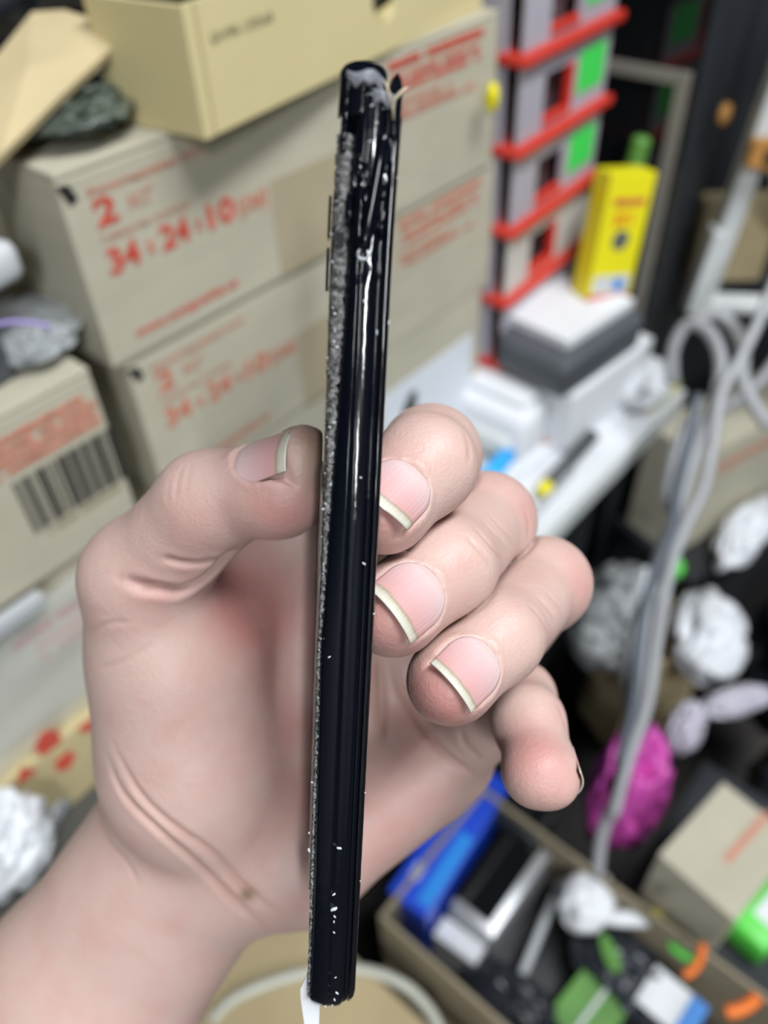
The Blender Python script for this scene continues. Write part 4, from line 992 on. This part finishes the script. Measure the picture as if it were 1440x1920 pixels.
for s0, s1 in ((17, 22.7), (24, 30)):
    sweep([(-5.0, 2.2), (-4.75, 2.0), (-4.6, 2.4), (-4.6, 10), (-5.0, 10)], s0, s1, 8, 'screen_shard', M['backglass'], smooth_=False)
sweep([(-3.9, 1.1), (-2.7, .7), (-2.6, 1.6), (-3.8, 2.0)], 21.8, 24, 4, 'screen_shard', M['black'], smooth_=False)
# broken top: hollow corner shell, grey gasket rims, side prong, loose key, screw eye and fibres
def blob(c, ax, name, m, seed=0, amp=.12, lab=None, sub=3):
    bm = bmesh.new(); bmesh.ops.create_icosphere(bm, subdivisions=sub, radius=1)
    for v in bm.verts:
        n_ = 1 + amp * noise.noise(v.co * 2.2 + Vector((seed, seed * 2.3, 0)))
        p = ph(c[0] + v.co.x * ax[0] * n_, c[1] + v.co.y * ax[1] * n_, c[2] + v.co.z * ax[2] * n_)
        v.co = Vector(to_world(p) - np.array(PB0))
    return obj(name, from_bm(bm), m, phone, True, lab)
def sheet(pts, th, name, m, lab=None, smooth_=False):    # (u, s, w) outline, thickened along w
    a = [ph(*p) for p in pts]; b = [ph(p[0], p[1], p[2] + th) for p in pts]; n = len(pts)
    me = from_py(phl(a + b), [tuple(range(n)), tuple(range(n, 2*n))[::-1]] + [(i, (i+1) % n, n+(i+1) % n, n+i) for i in range(n)])
    bm = bmesh.new(); bm.from_mesh(me); bmesh.ops.recalc_face_normals(bm, faces=bm.faces); bm.to_mesh(me); bm.free()
    return obj(name, me, m, phone, smooth_, lab)
def ribbon(cols, th, name, m, lab=None):                 # list of rows of (u, s, w)
    vs = []; fs = []; k = len(cols[0]); n = len(cols)
    for t in (0, th):
        for row in cols:
            for p in row: vs.append(ph(p[0], p[1], p[2] + t))
    o = k * n
    for i in range(n - 1):
        for j in range(k - 1):
            a = i*k+j; fs += [(a, a+1, a+k+1, a+k), (o+a, o+a+k, o+a+k+1, o+a+1)]
    for j in range(k - 1): fs += [(j, o+j, o+j+1, j+1), ((n-1)*k+j, (n-1)*k+j+1, o+(n-1)*k+j+1, o+(n-1)*k+j)]
    for i in range(n - 1): fs += [(i*k, i*k+k, o+i*k+k, o+i*k), (i*k+k-1, o+i*k+k-1, o+i*k+2*k-1, i*k+2*k-1)]
    me = from_py(phl(vs), fs); bm = bmesh.new(); bm.from_mesh(me); bmesh.ops.recalc_face_normals(bm, faces=bm.faces); bm.to_mesh(me); bm.free()
    return obj(name, me, m, phone, True, lab)
DM = ((-5, -4.0), (0, .2), (12.6, 9.6), (33.6, 24.7), (60, 62.8), (400, 402.8))
ph_edge = ph
def ph(u, s, w): return ph_edge(u, float(np.interp(s, [a for a, b in DM], [b for a, b in DM])), w)
# corner shell: a half-dome cap over the left two thirds of the top
rows = []
for i in range(15):
    a = i / 14; s = -.6 + 9.5 * a ** 1.5; e = min(1, a * 2.6); hw = 3.1 * math.sqrt(max(0.0, 1 - (1 - e) ** 2)) + .15
    rows.append([(-1.15 + hw * math.sin(math.radians(t)) + .05 * noise.noise((i, t, 0)), s + .18 * noise.noise((t * .05, i * .4, 3)), 3.2 - (2.9 * math.cos(math.radians(t))) * (.35 + .65 * e)) for t in range(-90, 91, 12)])
ribbon(rows, .7, 'broken_corner_shell', M['phone'])
rows = [[(-3.6 + 5.2 * j / 14, 1.2 + .5 * math.sin(j * .5) + a * (2.0 - .5 * math.sin(j * 1.3) + .6 * (j / 14)) + .9 * (j / 14), 1.3 - 1.5 * math.sin(math.pi * j / 14) - .1 * a) for j in range(15)] for a in (0, .33, .66, 1)]
ribbon(rows, .35, 'gasket_rim', M['gasket'], 'slate grey torn gasket lining the corner')
rows = [[(-.2 + 3.5 * j / 10, 4.3 + .9 * j / 10 + a * (2.3 + .5 * math.sin(j * 1.1)), .35 - .9 * math.sin(math.pi * j / 10)) for j in range(11)] for a in (0, .33, .66, 1)]
ribbon(rows, .35, 'gasket_rim', M['gasket'], 'slate grey torn gasket patch')
rows = []
for i in range(13):
    a = i / 12; s = 1.3 + 11 * a; hw = .95 * math.sqrt(max(0, 1 - (1 - min(1, a * 3.5)) ** 2)) + .05
    rows.append([(3.25 + .15 * a + hw * math.sin(math.radians(t)), s, 2.2 - (1.9 * math.cos(math.radians(t)))) for t in range(-90, 91, 18)])
ribbon(rows, .6, 'broken_prong', M['phone'], 'pointed broken frame prong')
obj('straw_fibre', tube_me(phl([ph(*p) for p in [(3.1, 9.5, -.7), (2.9, 7.5, -.9), (3.0, 6.2, -1.2), (3.9, 5.0, -1.5), (4.6, 4.2, -1.2)]]).tolist(), [.00012, .00022, .00026, .00024, .00014], 7), M['fibre'], phone, True, 'pale straw-like fibre')
obj('straw_fibre', tube_me(phl([ph(*p) for p in [(2.55, 7.5, -.7), (2.3, 5.5, -.9), (1.8, 3.8, -.6), (1.3, 2.9, -.3)]]).tolist(), [.00008, .00015, .00015, .00006], 6), M['fibre'], phone, True)
sweep([(-3.75, 1.6), (-3.3, .9), (-2.85, 1.2), (-2.85, 4), (-3.75, 4)], 2.6, 15, 24, 'side_rail', M['phone'], jit=lambda s, q: (.14 * noise.noise((s * .8, q, 1)) - .012 * s, .2 * noise.noise((s, q, 5)) - .3))
# popped side key: long rounded rod lying at a slant, with screw eye below
key = [ph(*p) for p in [(2.0, 12.6, -.25), (1.95, 13.2, -.55), (1.7, 16, -.7), (1.2, 22, -.62), (.6, 28, -.4), (.25, 31.6, -.1), (.2, 32.2, .3)]]
obj('side_key', tube_me(phl(crom(key, 5)).tolist(), [.00035 if (i < 2 or i > 27) else .00092 for i in range(31)], 14), M['phone'], phone, True, 'black slanted side key rod')
rows = []
ring = []
cen = ph(.15, 33.6, -.15)
for k in range(18):
    a = 2 * math.pi * k / 18; ring.append(cen + PU * (.75 * math.cos(a)) + PS * (.75 * math.sin(a)))
ring.append(ring[0])
M['chipped'] = noisy(mat('bare_chipped_metal', (.42, .43, .47), .3, .5, metal=.8), 900, .5, .6, 1500, dist=.0004)
obj('screw_eye', tube_me(phl(ring).tolist(), .00028, 8, False), M['chipped'], phone, True, 'bare metal screw eye')
for seed, c, ax in ((1, (-.9, 17.5, .55), (.9, 2.2, .4)), (2, (-.3, 20.2, .50), (.8, 2.0, .4)), (3, (2.55, 19.5, .55), (.6, 2.4, .4)), (5, (-1.6, 20.5, .55), (.55, 1.6, .5)), (7, (-2.2, 25.3, .6), (.5, 3.5, .5)), (8, (2.5, 26, .25), (.5, 4.0, .35))):
    blob(c, ax, 'crumpled_metal', M['phone'], seed, .5)
obj('cracked_edge', tube_me(phl(crom([ph(*p) for p in [(1.2, 13.1, -.5), (1.9, 12.3, -.8), (2.7, 12.7, -.7), (3.3, 14.2, -.2), (3.4, 16.5, 0)]], 4)).tolist(), .00016, 6), M['chipped'], phone, True, 'bright cracked metal rim')
# pale crumbs and chips
random.seed(9)
bm = bmesh.new()
def chip(u, s, w, r, asp=1.6):
    g = bmesh.ops.create_icosphere(bm, subdivisions=1, radius=1); ang = random.uniform(0, 3.14)
    for v in g['verts']:
        x, y = v.co.x * r * asp, v.co.y * r * .8
        p = ph(u + x * math.cos(ang) - y * math.sin(ang), s + x * math.sin(ang) + y * math.cos(ang), w + v.co.z * r * .6)
        v.co = Vector(to_world(p) - np.array(PB0))
for s in np.arange(24, PLEN - 4, .55):
    w = max(.2, 1 - max(0, s - 60) / 90)
    if random.random() < .55 * w: chip(random.uniform(-4.5, -3.0), s, random.uniform(.9, 1.9), random.uniform(.06, .18))
for (u, s, r) in ((-4.6, 108, .28), (-4.9, 121.5, .35), (-5.0, 118, .2), (.6, 38, .18), (2.6, 41, .2), (1.2, 56, .15), (2.3, 68, .25), (-2.6, 84, .2), (4.3, 77, .22), (4.4, 40, .18), (4.4, 19, .2),
                  (-.3, 129.5, .28), (-.2, 132.6, .5), (0, 134.2, .25), (-.1, 135.3, .22), (0, 137.6, .22), (.3, 120, .35), (.1, 7.2, .22), (1.7, 7.6, .14), (1.0, 10, .12), (.2, 13.1, .2), (4.4, 110, .15), (4.3, 128, .15), (.6, 147.5, .18), (1.0, 151, .3), (.6, 152.5, .25), (-1.0, 154, .2), (.2, 153.8, .2)):
    chip(u, s, -.05 if abs(u) < 3 else 1.4, r)
tag(obj('glass_crumbs', from_bm(bm), M['crumb'], phone), kind='stuff')
# white paper tab stuck behind the lower end
sheet([(-4.5, PLEN - 10, 3), (-5.7, PLEN - 6.5, 3.2), (-5.6, PLEN - 4, 3.2), (-4.6, PLEN + 3, 3), (-2, PLEN + 3, 3), (-2, PLEN - 10, 3)], .3, 'paper_tab', M['paper'], 'white paper tab peeking out at the lower end')
